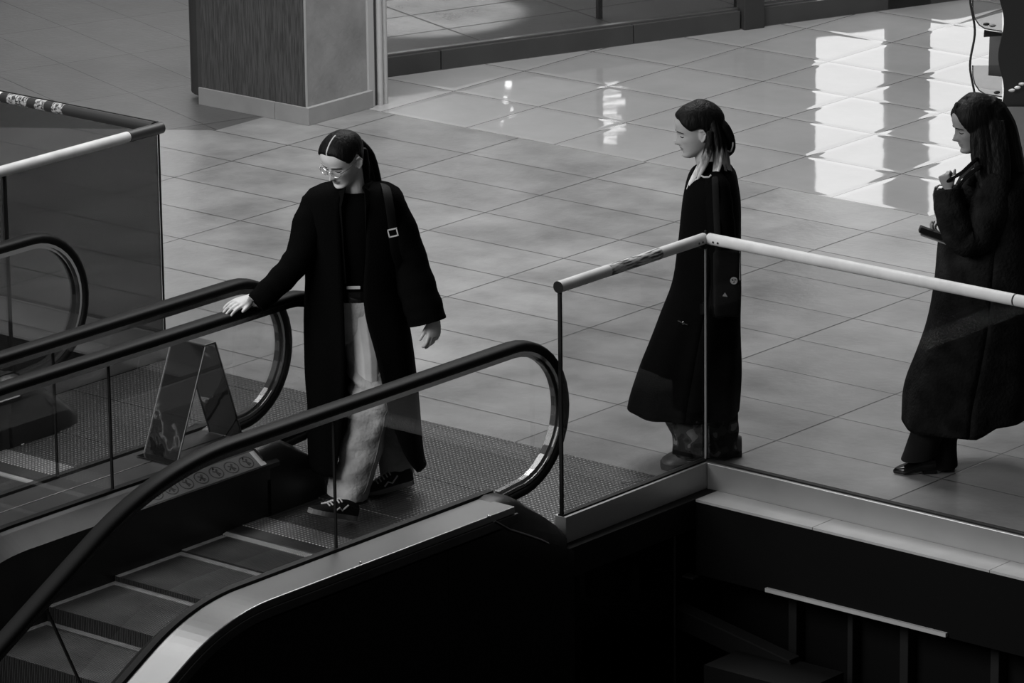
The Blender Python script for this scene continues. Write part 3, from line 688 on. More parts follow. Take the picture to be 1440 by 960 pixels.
def headmesh(mb, O, f, l, u, sc=1.0, off=None, segs=56, rows=60, feat=True):
    """head in the frame (f forward, l left, u up), O = point under the ears at chin height; off(phi,z) displaces (hair)"""
    prof_ = [(0.0, .060, .028, .018), (.006, .074, .012, .030), (.014, .081, -.006, .038), (.024, .079, -.022, .045), (.034, .078, -.036, .050), (.045, .080, -.05, .0545), (.06, .082, -.064, .060), (.08, .083, -.079, .066), (.10, .083, -.090, .070),
             (.12, .087, -.098, .073), (.14, .091, -.102, .0755), (.16, .0905, -.1015, .0755), (.18, .082, -.093, .071), (.198, .066, -.076, .060), (.211, .045, -.053, .044), (.219, .024, -.03, .026), (.2225, .006, -.010, .010)]
    rings = []
    for i in range(rows + 1):
        z = .2225 * (1 - cos(pi * i / rows)) / 2
        xf, xb, ys = interp(prof_, z); c = (xf + xb) / 2 if z < .03 else lerp((xf + xb) / 2, 0.0, min(1, (z - .03) / .05)); ring = []
        for j in range(segs):
            ph = 2 * pi * j / segs; cp, sn = cos(ph), sin(ph)
            x = c + ((xf - c) * (abs(cp) ** .82) if cp > 0 else -(c - xb) * (abs(cp) ** .9)); y = ys * (abs(sn) ** .88) * (1 if sn > 0 else -1); zz = z
            if cp > 0 and feat:
                G = lambda dy, dz, sy, sz: math.exp(-(dy / sy) ** 2 - (dz / sz) ** 2)
                ay = abs(y)
                t = (z - .070) / (.122 - .070)
                if -.25 < t < 1:
                    h = .033 * (1 - t) if t > 0.06 else .033 * max(0, (t + .25) / .31)
                    x += h * math.exp(-(ay / (.0075 + .0055 * max(0, 1 - max(t, 0) * 2.2))) ** 2)
                x -= .0125 * G(ay - .031, z - .109, .017, .011)
                x += .0065 * G(ay - .031, z - .105, .011, .008)
                x += .0045 * G(ay - .028, z - .1265, .022, .006)
                x += .005 * G(ay - .045, z - .086, .018, .016)
                x += .006 * G(y, z - .0405, .017, .0055) + .006 * G(y, z - .052, .018, .005) - .005 * G(y, z - .0465, .022, .0024)
                x -= .004 * G(y, z - .029, .02, .006); x += .005 * G(y, z - .012, .017, .012)
            if off is not None:
                h = off(ph if ph <= pi else ph - 2 * pi, z); L = sqrt(cp * cp + sn * sn)
                vz = (z - .11) / .11
                x += h * cp * sqrt(max(0, 1 - .6 * max(0, vz) ** 2)); y += h * sn * sqrt(max(0, 1 - .6 * max(0, vz) ** 2)); zz += h * max(0, vz) ** 3
            ring.append(O + (f * x + l * y + u * zz) * sc)
        rings.append(ring)
    mb.loft(rings); return mb
def hp(O, f, l, u, x, y, z, sc=1.0): return O + (f * x + l * y + u * z) * sc
def ears(mb, fr):
    O, f, l, u = fr
    for s in (1, -1):
        c = hp(O, f, l, u, -.006, s * .077, .098); 
        ax = ((f * .9 + l * s * -.35).normalized(), (l * s + f * .35).normalized(), u)
        mb.ball(c, (.014, .006, .030), ax, 14); mb.tube([hp(O, f, l, u, .0 + .006 * 0, s * .079, .074), hp(O, f, l, u, -.014, s * .086, .088), hp(O, f, l, u, -.022, s * .090, .110), hp(O, f, l, u, -.012, s * .087, .129), hp(O, f, l, u, .003, s * .079, .124)], .0048, 8)
def finger(mb, p, d, nrm, L, curls, r0=.0082, r1=.0062):
    P = [p]; segs = [.45 * L, .32 * L, .23 * L]
    ax = d.cross(nrm).normalized(); dd = d.normalized()
    for s, c in zip(segs, curls):
        dd = (Matrix.Rotation(-c, 3, ax) @ dd).normalized(); P.append(P[-1] + dd * s)
    path = [p - d.normalized() * .02] + P
    rr = [r0 * 1.05, r0, lerp(r0, r1, .4), lerp(r0, r1, .75), r1]
    mb.tube(path, rr, 10, dome=True); return P
def hand(mb, wrist, fd, dorsal, thumb, curl=(.25, .3, .2), spread=.08, sc=1.0, thumb_dir=None, fan=None, thumb_out=.7):
    """thumb: unit-ish lateral direction on which the thumb sits"""
    fd = V(fd).normalized(); dorsal = V(dorsal); dorsal = (dorsal - fd * dorsal.dot(fd)).normalized(); lat = fd.cross(dorsal).normalized()
    if lat.dot(V(thumb)) < 0: lat = -lat
    kn = wrist + fd * .082 * sc
    mb.tube([wrist - fd * .03 * sc, wrist + fd * .005, wrist + fd * .035 * sc, wrist + fd * .062 * sc, kn], [(.024 * sc, .018 * sc), (.026 * sc, .0165 * sc), (.034 * sc, .0155 * sc), (.037 * sc, .0135 * sc), (.034 * sc, .0105 * sc)], 16, hint=lat.cross(fd))
    tips = []
    for i, (o, L, b) in enumerate(((.0275, .070, -.004), (.0095, .078, 0), (-.0085, .073, -.003), (-.0255, .058, -.010))):
        d = (fd + lat * spread * (1.3 - i) ).normalized(); cc = [c * (1 + .14 * i) if fan is None else c * fan[i] for c in curl]
        tips.append(finger(mb, kn + lat * o * sc + fd * b * sc, d, dorsal, L * sc, cc, .0086 * sc - .0006 * (i == 3), .0066 * sc)[-1])
    td = V(thumb_dir).normalized() if thumb_dir is not None else (fd * .75 + lat * thumb_out - dorsal * .35).normalized()
    b = wrist + fd * .022 * sc + lat * .024 * sc - dorsal * .006 * sc
    t2 = (td + fd * .35).normalized()
    mb.tube([wrist + fd * .008 + lat * .010, b, b + td * .032 * sc, b + td * .032 * sc + t2 * .028 * sc, b + td * .032 * sc + t2 * .05 * sc], [.014 * sc, .0135 * sc, .0105 * sc, .0095 * sc, .0072 * sc], 10, dome=True)
    return tips
def face_parts(fr, body, lipm='lips', lashes=True):
    O, f, l, u = fr
    from mathutils.bvhtree import BVHTree
    me = body.data; bv = BVHTree.FromPolygons([v.co.copy() for v in me.vertices], [tuple(p.vertices) for p in me.polygons])
    def on(y, z, lift=.0008):
        st_ = hp(O, f, l, u, .25, y, z); h = bv.ray_cast(st_, -f)[0]
        return (h if h is not None else hp(O, f, l, u, .085, y, z)) + f * lift
    for s in (1, -1):
        m = MB(); n = 8
        m.tube([on(s * lerp(.013, .052, i / n), .1235 + .005 * sin(pi * min(1, i / n * .75 + .15)) - .004 * (i / n) ** 2) for i in range(n + 1)], [(lerp(.0024, .0011, i / n) + .0006, .0014) for i in range(n + 1)], 8, hint=f)
        m.build('eyebrow', 'brow', body, smooth=True)
        m = MB(); m.tube([on(s * lerp(.018, .045, i / n), .1045 - .0035 * sin(pi * i / n), .0004) for i in range(n + 1)], [(.0022 * sin(pi * (i + .6) / (n + 1.2)) + .0006, .0014) for i in range(n + 1)], 8, hint=f)
        m.build('eyelashes', 'brow', body, smooth=True)
    m = MB(); n = 10
    m.tube([on(lerp(-.023, .023, i / n), .0525 - .0028 * abs(i / n - .5) * 2, .0003) for i in range(n + 1)], [(.0033 * sin(pi * (i + .5) / (n + 1)) + .0004, .0012) for i in range(n + 1)], 8, hint=f)
    m.tube([on(lerp(-.021, .021, i / n), .0415 + .0035 * (abs(i / n - .5) * 2) ** 2, .0003) for i in range(n + 1)], [(.0042 * sin(pi * (i + .5) / (n + 1)) + .0004, .0012) for i in range(n + 1)], 8, hint=f)
    m.build('lips', lipm, body, smooth=True)
    return on
def frame(f, roll=0):
    f = f.normalized(); l = V((0, 0, 1)).cross(f).normalized(); u = f.cross(l).normalized()
    Rm = Matrix.Rotation(roll, 3, f); return f, Rm @ l, Rm @ u
def shell(name, mat_, parent, rings, thick=.012, sub=0):
    mb = MB(); mb.loft(rings, closed=False, caps=False); me = mb.mesh(name, mat_)
    return link(name, me, parent, True, 0, thick, sub)
def wrinkle(rings, amp, sc=6.0, seed=0):
    for r in rings:
        c = sum(r, V()) / len(r)
        for i, p in enumerate(r):
            k = noise.noise(V((p.x * sc, p.y * sc, p.z * sc * .55 + seed))) * amp; d = (p - c); d.z = 0
            if d.length > 1e-5: r[i] = p + d.normalized() * k
    return rings
def shoe(person, heel, toe, w=.045, up='suede', sole='greysole', h=.075, laces=True, side=None, solem=.022, label=None, pointed=False, heelblock=0):
    """heel, toe: points on the underside"""
    heel = V(heel); toe = V(toe); d = toe - heel; L = d.length; t = d.normalized(); lat = t.cross(V((0, 0, 1))).normalized(); up_ = lat.cross(t).normalized()
    n = 16; R1 = []; R2 = []
    for i in range(n + 1):
        q = i / n; wid = w * interp([(0, .55), (.08, .72), (.3, .72), (.55, .9), (.75, 1.0), (.9, .8 if not pointed else .55), (1.0, .35 if not pointed else .12)], q)[0]
        hh = h * interp([(0, .95), (.1, 1.05), (.3, 1.1), (.45, .95), (.65, .66), (.85, .5), (.96, .4), (1, .26)], q)[0]
        c = heel + t * (L * q)
        R1.append([c + lat * (wid * 1.06 * a) + up_ * b for a, b in ((-1, .002), (-.9, 0), (.9, 0), (1, .002), (1, solem), (-1, solem))])
        R2.append([c + lat * (wid * a) + up_ * (solem * .8 + (hh - solem) * b) for a, b in ((-1, 0), (1, 0), (1.0, .35), (.86, .7), (.5, .95), (0, 1.0), (-.5, .95), (-.86, .7), (-1.0, .35))])
    sh = MB().loft(R2).build('shoe', up, person, smooth=True)
    if label: lab(sh, label)
    o = MB().loft(R1).build('sole', sole, sh, smooth=False, bevel=.003)
    if heelblock:
        MB().prism([heel + t * a + lat * b for a, b in ((.0, -.026), (.055, -.026), (.055, .026), (.0, .026))], V((0, 0, -heelblock))).build('heel', sole, sh)
    if laces:
        m = MB()
        for k_ in range(5):
            q = .42 + k_ * .062; hh = h * interp([(.3, 1.1), (.45, .95), (.65, .66), (.85, .5)], q)[0] + .001; c = heel + t * (L * q); ww = w * .52
            m.tube([c - lat * ww + up_ * (hh * .90), c + up_ * (hh + .004), c + lat * ww + t * .012 + up_ * (hh * .88)], .0036, 6)
        m.build('laces', 'white', sh)
    if side is not None:
        s = side; m = MB()
        pts = [(.30, .70), (.42, .34), (.50, .62), (.58, .36)]
        P = []
        for q, zz in pts:
            wid = w * interp([(0, .55), (.08, .72), (.3, .72), (.55, .9), (.75, 1.0)], q)[0]; hh = h * interp([(0, .95), (.1, 1.05), (.3, 1.1), (.45, .95), (.65, .66)], q)[0]
            P.append(heel + t * (L * q) + lat * (s * (wid * (1.01 - .10 * max(0, zz - .4)))) + up_ * (solem * .8 + (hh - solem) * zz))
        m.tube(P, (.0035, .0035), 6); m.build('side_stripe', 'white', sh)
    return sh
def sleeve_path(F, pts): return [F.W(x, y, d) for x, y, d, r in pts], [r / 331.0 for x, y, d, r in pts]
def densify(P, R, k=4):
    Q = []; S = []
    n = len(P)
    for i in range(n - 1):
        p0, p1, p2, p3 = P[max(i - 1, 0)], P[i], P[i + 1], P[min(i + 2, n - 1)]
        for j in range(k):
            t = j / k; Q.append(.5 * ((2 * p1) + (p2 - p0) * t + (2 * p0 - 5 * p1 + 4 * p2 - p3) * t * t + (-p0 + 3 * p1 - 3 * p2 + p3) * t ** 3)); S.append(lerp(R[i], R[i + 1], t))
    Q.append(P[-1]); S.append(R[-1]); return Q, S
def sleeve(mb, F, pts, k=5, segs=20, amp=.05, flat=1.0):
    P, R = sleeve_path(F, pts); P, R = densify(P, R, k)
    R = [(r * (1 + amp * sin(i * 1.7) * (1 if i > 4 else .3)), r * flat * (1 + amp * cos(i * 1.3))) for i, r in enumerate(R)]
    mb.tube(P, R, segs); return P

# ---- woman in jeans ----------------------------------------------------------------
def woman_jeans():
    F = Fig((3.60, -3.96, 0)); W = F.W
    pr = thing('person', 'woman with glasses, long black coat and pale jeans stepping onto the escalator', 'person', F.G)
    h = (NH * cos(rad(40)) - RH * sin(rad(40))); f = h * cos(rad(26)) - V((0, 0, 1)) * sin(rad(26)); f, l, u = frame(f, rad(-3))
    target = W(476.5, 265.5, .06)                    # chin
    O = target - (f * .076 + u * .004); fr = (O, f, l, u)
    body = MB(); headmesh(body, O, f, l, u); ears(body, fr)
    nb = W(503, 283, -.03)
    body.tube([hp(O, f, l, u, -.025, 0, .075), hp(O, f, l, u, -.022, 0, .035), W(497, 264, .0), nb, W(500, 300, -.03)], [.046, .050, .050, .056, (.09, .06)], 20)
    body.tube([W(500, 290, -.03), W(498, 320, -.02), W(498, 370, -.02), W(499, 410, -.02), W(502, 450, -.02)], [(.11, .06), (.145, .085), (.125, .08), (.12, .08), (.14, .09)], 20, hint=NH)
    # legs
    body.tube([W(508, 440, .02), W(516, 500, .06), W(520, 575, .10), W(507, 630, .10), W(494, 690, .10), W(488, 715, .11)], [.075, .068, .052, .05, .036, .034], 14)
    body.tube([W(518, 450, -.05), W(530, 510, -.08), W(540, 570, -.09), W(552, 620, -.12), W(562, 665, -.14), W(563, 676, -.14)], [.075, .068, .052, .048, .034, .034], 14)
    # arms
    wr = W(360, 423.5, .215)
    body.tube([W(445, 288, 0), W(428, 330, .04), W(415, 368, .09), W(385, 404, .17), wr], [.046, .042, .036, .03, .023], 12)
    wl = W(612, 449, .06)
    body.tube([W(552, 290, -.02), W(572, 340, 0), W(588, 395, .03), wl], [.046, .04, .033, .024], 12)
    # right hand lying on the handrail, fingers along it
    hand(body, V((3.352, -4.408, .937)), V((-.02, -1, -.06)), V((.25, 0, 1)), V((1, 0, 0)), curl=(.16, .2, .25), spread=.07, sc=.98, thumb_dir=V((.42, -.9, -.18)))
    # left hand hanging, loosely curled
    hand(body, wl + V((0, 0, 0)), V((0, 0, -1)) - RH * .10, RH * .55 + NH * .8, -RH, curl=(.32, .38, .3), spread=.03, sc=.95, thumb_dir=V((0, 0, -1)) - RH * .75 + NH * .1, fan=(.9, 1.0, 1.2, 1.5) )
    me = fuse(body, .0034, 3); me.materials.append(M['skin']); bo = link('body', me, pr, True)
    on = face_parts(fr, bo)
    # hair: slicked cap, ponytail
    def hl(ph, z):
        a = abs(ph); hline = interp([(0, .184), (.5, .180), (.95, .154), (1.2, .126), (1.4, .126), (1.75, .135), (1.95, .075), (2.3, .04), (3.15, .03)], a)[0]
        t = max(-1, min(1, (z - hline) / .008)); return .0015 + .0095 * t - .003
    hb = MB(); headmesh(hb, O, f, l, u, off=hl, feat=False)
    tail = [hp(O, f, l, u, -.085, -.01, .115), hp(O, f, l, u, -.118, -.012, .112), W(517, 214, -.10), W(523, 232, -.10), W(528, 252, -.09), W(533, 275, -.09), W(536, 300, -.10)]
    P, Rr = densify(tail, [.022, .022, .026, .030, .028, .026, .012]); hb.tube(P, [(r, r * .8) for r in Rr], 14, dome=True)
    for q in range(5):
        o_ = V((random.uniform(-.01, .01), random.uniform(-.01, .01), 0)); hb.tube([p + o_ * (1 + i * .15) for i, p in enumerate(P)], [r * .45 for r in Rr], 8)
    hb.tube([W(512, 212, -.02), W(514, 235, -.01), W(515, 262, -.01)], [.016, .02, .018], 10, dome=True)
    hr = fuse(hb, .0036, 2); hr.materials.append(M['hairb']); ho = link('hair', hr, pr, True)
    from mathutils.bvhtree import BVHTree
    bv = BVHTree.FromPolygons([v.co.copy() for v in hr.vertices], [tuple(p.vertices) for p in hr.polygons])
    pp = []
    for i in range(15):
        a = lerp(.45, 1.60, i / 14); st_ = hp(O, f, l, u, .0, 0, .10) + (f * cos(a) + u * sin(a)) * .3; hit = bv.ray_cast(st_, -(f * cos(a) + u * sin(a)))[0]
        if hit: pp.append(hit)
    lab(MB().tube(pp, [(.0036, .0016)] * len(pp), 8, hint=u).build('hair_parting', 'scalp', ho, smooth=True), 'pale parting line')
    # glasses
    gm = MB()
    for s in (1, -1):
        ctr = hp(O, f, l, u, .094, s * .033, .106); ring_ = [ctr + l * (.025 * cos(t)) + u * (.019 * sin(t)) - f * (.006 * cos(t) * s) for t in [2 * pi * i / 24 for i in range(25)]]
        gm.tube(ring_, .0010, 6)
        gm.tube([hp(O, f, l, u, .090, s * .058, .110), hp(O, f, l, u, .05, s * .074, .111), hp(O, f, l, u, -.008, s * .079, .112)], .0015, 6)
    gm.tube([hp(O, f, l, u, .096, .009, .108), hp(O, f, l, u, .099, 0, .111), hp(O, f, l, u, .096, -.009, .108)], .0014, 6)
    ge = gm.build('glasses', 'silver', pr, smooth=True)
    for s in (1, -1):
        ctr = hp(O, f, l, u, .094, s * .033, .106); m = MB(); P = [ctr + l * (.0242 * cos(t)) + u * (.0182 * sin(t)) - f * (.006 * cos(t) * s) for t in [2 * pi * i / 24 for i in range(24)]]; m.prism(P, -f * .001); m.build('lens', 'lens', ge)
    # sweater
    rows = [(268, 478, 511, -.005, .060), (274, 470, 522, -.01, .075), (290, 458, 535, -.015, .10), (320, 455, 536, -.02, .115), (370, 462, 532, -.02, .11), (403, 466, 532, -.02, .11)]
    rg = [F.ring(y, a, b, c, d, 36) for y, a, b, c, d in F.rows(rows, 26)]
    MB().loft(rg).build('sweater', 'knit', pr, smooth=True)
    rg = [F.ring(y, a, b, c, d, 36) for y, a, b, c, d in ((401, 465, 533, -.02, .112), (406, 465, 533, -.02, .114), (414, 465, 534, -.02, .114), (416, 465, 534, -.02, .112))]
    be = MB().loft(rg).build('belt', 'leather', pr, smooth=True)
    c0 = W(497, 404.5, .099); m = MB(); m.prism([c0 + RH * a + V((0, 0, b)) for a, b in ((-.030, -.006), (.030, -.006), (.030, .008), (-.030, .008))], NH * .004); m.build('buckle', 'badge', be, bevel=.002)
    # jeans: hips and two legs
    m = MB()
    m.loft([F.ring(y, a, b, c, d, 30) for y, a, b, c, d in F.rows([(414, 466, 534, -.02, .11), (435, 464, 540, -.02, .115), (460, 466, 545, -.02, .12), (478, 472, 548, -.02, .10), (486, 484, 540, -.02, .05)], 12)])
    legA = [(446, 480, 530, .0, .085), (480, 486, 538, .02, .088), (520, 489, 543, .045, .084), (548, 490, 550, .075, .082), (566, 489, 552, .085, .082), (580, 492, 549, .085, .078), (610, 485, 543, .08, .078), (650, 473, 531, .075, .080), (680, 465, 522, .075, .082), (697, 461, 516, .075, .084)]
    rg = [F.ring(y, a, b, c, d, 30, p=.95, fold=.03, fr=4, ph=y * .03, tilt=-.016 * max(0, (y - 600) / 97)) for y, a, b, c, d in F.rows(legA, 44)]
    for i, r in enumerate(rg):                        # creases at the knee and along the shin
        c = sum(r, V()) / len(r); z = c.z
        for j, p in enumerate(r):
            q = p - c; a = .011 * sin(z * 85 + 40 * q.dot(RH)) * math.exp(-((z - .50) / .09) ** 2) + .006 * noise.noise(V((q.x * 14, q.y * 14, z * 9))) * 2 + .004 * sin(z * 46 - q.dot(RH) * 40) * (1 if z < .4 else .3)
            r[j] = p + q.normalized() * a
    MBA = MB().loft(rg); 
    m.v and None
    je = m.build('jeans', 'denim', pr, smooth=True)
    legf = lab(MBA.build('trouser_leg', 'denim', je, smooth=True), 'front leg of pale blue jeans')
    # hem stitching and side seam
    hm = MB(); r0 = rg[-1]; r1_ = rg[-3]; hm.loft([[p + (p - sum(r0, V()) / 30).normalized() * .003 for p in r0], [p + (p - sum(r1_, V()) / 30).normalized() * .003 for p in r1_]], closed=True, caps=False); o = hm.build('hem', 'denim', legf, smooth=True)
    sm = MB(); sm.tube([rg[i][4] + (rg[i][4] - sum(rg[i], V()) / 30).normalized() * .001 for i in range(18, 44)], (.0035, .002), 6); sm.build('side_seam', 'denim_dark', legf, smooth=True)
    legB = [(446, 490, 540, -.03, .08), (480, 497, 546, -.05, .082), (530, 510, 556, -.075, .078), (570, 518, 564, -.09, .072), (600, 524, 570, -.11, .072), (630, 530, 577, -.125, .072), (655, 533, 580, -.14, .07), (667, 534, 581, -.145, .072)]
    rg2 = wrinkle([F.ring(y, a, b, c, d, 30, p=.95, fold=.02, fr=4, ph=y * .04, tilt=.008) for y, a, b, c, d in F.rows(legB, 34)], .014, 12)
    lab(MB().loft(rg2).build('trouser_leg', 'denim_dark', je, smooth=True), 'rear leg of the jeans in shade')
    # sneakers
    hl_ = onZ(497, 731, .012); tt = onZ(497, 731, .012) + V((-.035, -.235, .085))
    shoe(pr, hl_, tt, .043, side=-1, h=.078, label='black sneaker with white laces and side stripe'); 
    hb_ = onZ(580, 679, .02); tb = onZ(537, 690, .004)
    shoe(pr, hb_, hb_ + (tb - hb_).normalized() * .245, .043, side=-1, h=.078, label='black sneaker of the rear foot')
    # coat
    body_rows = [(259, 476, 522, -.035, .075), (263, 455, 544, -.04, .095), (270, 438, 559, -.04, .115), (285, 430, 566, -.04, .13), (310, 429, 566, -.035, .14), (350, 431, 563, -.03, .145), (395, 433, 560, -.025, .15), (460, 432, 573, -.015, .165), (530, 433, 582, 0, .18), (590, 435, 588, 0, .19), (640, 438, 594, .0, .20), (652, 440, 597, .0, .20)]
    open_ = [(259, 488, 510), (263, 483, 514), (285, 479, 516), (340, 481, 515), (395, 484, 512), (430, 486, 515), (480, 487, 528), (530, 486, 540), (575, 483, 551), (620, 478, 568), (640, 474, 578), (652, 472, 586)]
    rg = []
    for y, a, b, c, d in F.rows(body_rows, 70):
        oa, ob = interp(open_, y); cx = (a + b) / 2; hw = (b - a) / 2; q = .85
        def inv(x): 
            v = max(-1, min(1, (x - cx) / hw)); return math.asin(abs(v) ** (1 / q)) * (1 if v > 0 else -1)
        t0, t1 = inv(ob), inv(oa) + 2 * pi
        r = F.ring(y, a, b, c, d, 72, q, th=(t0, t1)); k_ = max(0, (y - 400) / 250)
        for j, p in enumerate(r):
            tt_ = lerp(t0, t1, j / 71); r[j] = p + (NH * cos(tt_) + RH * sin(tt_) * .25) * (.016 * k_ * sin(7 * tt_ + 1) * (1 if abs(sin(tt_)) < .9 else .2))
        rg.append(r)
    co = shell('coat', 'coat', pr, wrinkle(rg, .008, 7, 3), .012)
    # lapels and collar
    for s, pts in ((-1, [(486, 262), (468, 275), (460, 300), (472, 320), (478, 352), (484, 398), (487, 398), (483, 340), (480, 290)]), (1, [(512, 262), (530, 276), (538, 302), (524, 322), (520, 355), (513, 398), (510, 398), (514, 340), (515, 290)])):
        m = MB(); P = [W(x, y, .128 - .0026 * abs(x - 499) + (.02 if y > 280 else -.02)) for x, y in pts]; m.prism(P, NH * .008); m.build('lapel', 'coat2', co)
    m = MB(); m.tube([W(482, 263, .055), W(474, 260, .0), W(478, 255, -.07), W(500, 250, -.11), W(518, 254, -.09), W(522, 260, -.03), W(514, 264, .045)], [(.012, .018)] * 7, 12, hint=(0, 0, 1)); m.build('collar', 'coat', co, smooth=True)
    sl = MB(); sleeve(sl, F, [(452, 283, -.04, 15), (446, 288, -.03, 23), (434, 318, .02, 24), (425, 350, .07, 21), (412, 374, .11, 20), (392, 396, .155, 19), (374, 413, .195, 17.5), (360, 426, .215, 15)], amp=.04)
    sl.build('sleeve', 'coat', co, smooth=True)
    sl = MB(); sleeve(sl, F, [(538, 282, -.05, 15), (548, 290, -.04, 23), (562, 325, -.02, 26), (574, 365, .0, 27), (586, 405, .03, 28), (596, 435, .05, 28), (601, 453, .06, 27)], amp=.03)
    sl.build('sleeve', 'coat', co, smooth=True)
    # bag strap with buckle over the shoulder
    bg = thing('shoulder_bag', 'black shoulder bag hanging behind the woman in jeans, silver buckle on its strap', 'bag', W(575, 470, -.28))
    sd = [W(538, 262, -.10), W(541, 259.5, -.03), W(544, 268, .05), W(548, 290, .10), W(552, 320, .125), W(555, 350, .12), W(566, 385, .05)]
    P, Rr = densify(sd, [1] * len(sd)); MB().tube(P, (.021, .003), 8, hint=NH).build('strap', 'strap', bg, smooth=True)
    c = W(552.5, 327, .140); m = MB(); a_ = (RH + V((0, 0, .22))).normalized(); b_ = a_.cross(NH)
    for (x0, x1, y0, y1) in ((-.021, .021, .013, .018), (-.021, .021, -.018, -.013), (-.021, -.016, -.018, .018), (.016, .021, -.018, .018)):
        m.prism([c + a_ * x0 + b_ * y0, c + a_ * x1 + b_ * y0, c + a_ * x1 + b_ * y1, c + a_ * x0 + b_ * y1], NH * .004)
    m.build('buckle', 'badge', bg)
    m = MB(); m.loft([F.ring(y, a, b, -.27, d, 20, .6) for y, a, b, d in ((425, 522, 566, .03), (432, 518, 570, .05), (480, 516, 572, .055), (520, 518, 570, .05), (526, 524, 564, .03))]); m.build('bag_body', 'leather', bg, smooth=True)
    MB().tube([W(538, 262, -.10), W(543, 330, -.23), W(545, 425, -.27)], (.02, .003), 8, hint=NH).build('strap', 'leather', bg, smooth=True)
woman_jeans()

# ---- fair haired woman behind the short rail ------------------------------------------
def woman_fair():
    F = Fig((4.43, -2.68, 0)); W = F.W
    pr = thing('person', 'woman with long fair tipped hair in black coat walking behind the glass railing corner', 'person', F.G)
    h = (-RH * cos(rad(8)) + NH * sin(rad(8))); f = h * cos(rad(9)) - V((0, 0, 1)) * sin(rad(9)); f, l, u = frame(f, 0)
    O = W(962.5, 221, 0) - (f * .074 + u * .004); fr = (O, f, l, u)
    body = MB(); headmesh(body, O, f, l, u); ears(body, fr)
    body.tube([hp(O, f, l, u, -.03, 0, .08), hp(O, f, l, u, -.022, 0, .035), W(994, 228, 0), W(1002, 244, 0), W(1004, 262, 0)], [.046, .049, .048, .056, (.10, .07)], 18, hint=NH)
    body.tube([W(1004, 255, 0), W(1004, 285, 0), W(1000, 330, 0), W(998, 390, 0), W(998, 430, 0)], [(.075, .12), (.10, .15), (.09, .13), (.09, .13), (.10, .14)], 18, hint=NH)
    body.tube([W(992, 420, .06), W(985, 500, .07), W(975, 560, .07), W(975, 610, .08), W(975, 640, .08)], [.08, .065, .05, .045, .035], 14)
    body.tube([W(1006, 420, -.06), W(1012, 500, -.07), W(1014, 560, -.07), W(1018, 610, -.08), W(1020, 632, -.08)], [.08, .065, .05, .045, .035], 14)
    wr = W(1012, 420, .11)
    body.tube([W(1008, 270, .16), W(1014, 345, .19), wr], [.044, .036, .022], 12)
    hand(body, wr, V((-.15, -.1, -1)), NH, -RH, curl=(.4, .4, .3), sc=.95)
    wr2 = W(985, 420, -.10)
    body.tube([W(996, 270, -.13), W(992, 345, -.17), wr2], [.044, .036, .022], 12)
    hand(body, wr2, V((-.15, -.1, -1)), -NH, -RH, curl=(.4, .4, .3), sc=.95)
    me = fuse(body, .0036, 3); me.materials.append(M['skin2']); bo = link('body', me, pr, True)
    face_parts(fr, bo)
    def hl(ph, z):
        a = abs(ph); hline = interp([(0, .180), (.5, .176), (.9, .150), (1.2, .128), (1.45, .130), (1.70, .125), (1.85, .06), (2.3, .03), (3.15, .01)], a)[0]
        t = max(-1, min(1, (z - hline) / .010)); return -.002 + (.014 + .012 * max(0, (a - 1.4) / 1.7)) * t
    hb = MB(); headmesh(hb, O, f, l, u, off=hl, feat=False)
    def lock(mb, pts, r0, r1, flat=.5, k=5):
        P = [W(*p) for p in pts]; P, R = densify(P, [lerp(r0, r1, i / (len(P) - 1)) for i in range(len(P))], k); R[-1] = r1 * .35
        mb.tube(P, [(r, r * flat) for r in R], 10, hint=NH, dome=True)
    lock(hb, [(1004, 168, .0), (1018, 180, .02), (1026, 196, .02), (1027, 210, .02), (1019, 217, .02)], .030, .018, .9)
    lock(hb, [(1000, 172, -.03), (1012, 188, -.04), (1018, 204, -.03), (1016, 216, -.02)], .034, .02, .9)
    hr = fuse(hb, .004, 2); hr.materials.append(M['hairb']); ho = link('hair', hr, pr, True)
    lk = MB()
    for pts, a, b in (([(998, 186, .09), (997, 206, .11), (990, 226, .13), (980, 244, .125), (970, 262, .09)], .015, .010), ([(1000, 190, .085), (998, 214, .12), (990, 235, .14), (977, 256, .11)], .014, .008), ([(996, 200, .085), (990, 219, .10), (982, 235, .10), (972, 254, .085), (967, 268, .07)], .011, .007), ([(999, 196, .09), (994, 220, .12), (985, 238, .13), (977, 251, .12)], .011, .007),
                      ([(1000, 165, .05), (1008, 200, .10), (1010, 226, .11), (1006, 244, .13), (1002, 251, .13)], .013, .006), ([(1003, 165, .04), (1012, 198, .09), (1014, 222, .11), (1010, 240, .13), (1005, 250, .135)], .012, .005), ([(998, 168, .05), (1004, 204, .095), (1005, 230, .11), (1003, 246, .13)], .010, .005),
                      ([(1006, 166, .03), (1016, 200, .055), (1021, 230, .06), (1026, 248, .06), (1024, 254, .06)], .012, .005), ([(1008, 170, .02), (1020, 206, .045), (1025, 232, .05), (1030, 254, .05), (1029, 262, .05)], .012, .004), ([(1004, 170, .04), (1014, 206, .075), (1018, 232, .08), (1022, 246, .08), (1021, 254, .08)], .010, .004)):
        lock(lk, pts, a, b, .55)
    lab(lk.build('hair_ends', 'ombre', ho, smooth=True), 'fair ends of the hair')
    for pts in ([(1023, 212, .05), (1027, 213, .05), (1030, 207, .05), (1031, 200, .05)],):
        m = MB(); lock(m, pts, .004, .003, .8); lab(m.build('hair_clip', 'badge', ho, smooth=True), 'pale curl at the back')
    # trousers
    tr = MB(); rows = [(430, 975, 1030, .06, .10), (500, 958, 1010, .07, .10), (560, 936, 994, .08, .095), (590, 938, 993, .08, .09), (612, 944, 993, .08, .088), (625, 947, 994, .08, .090), (636, 948, 994, .08, .092)]
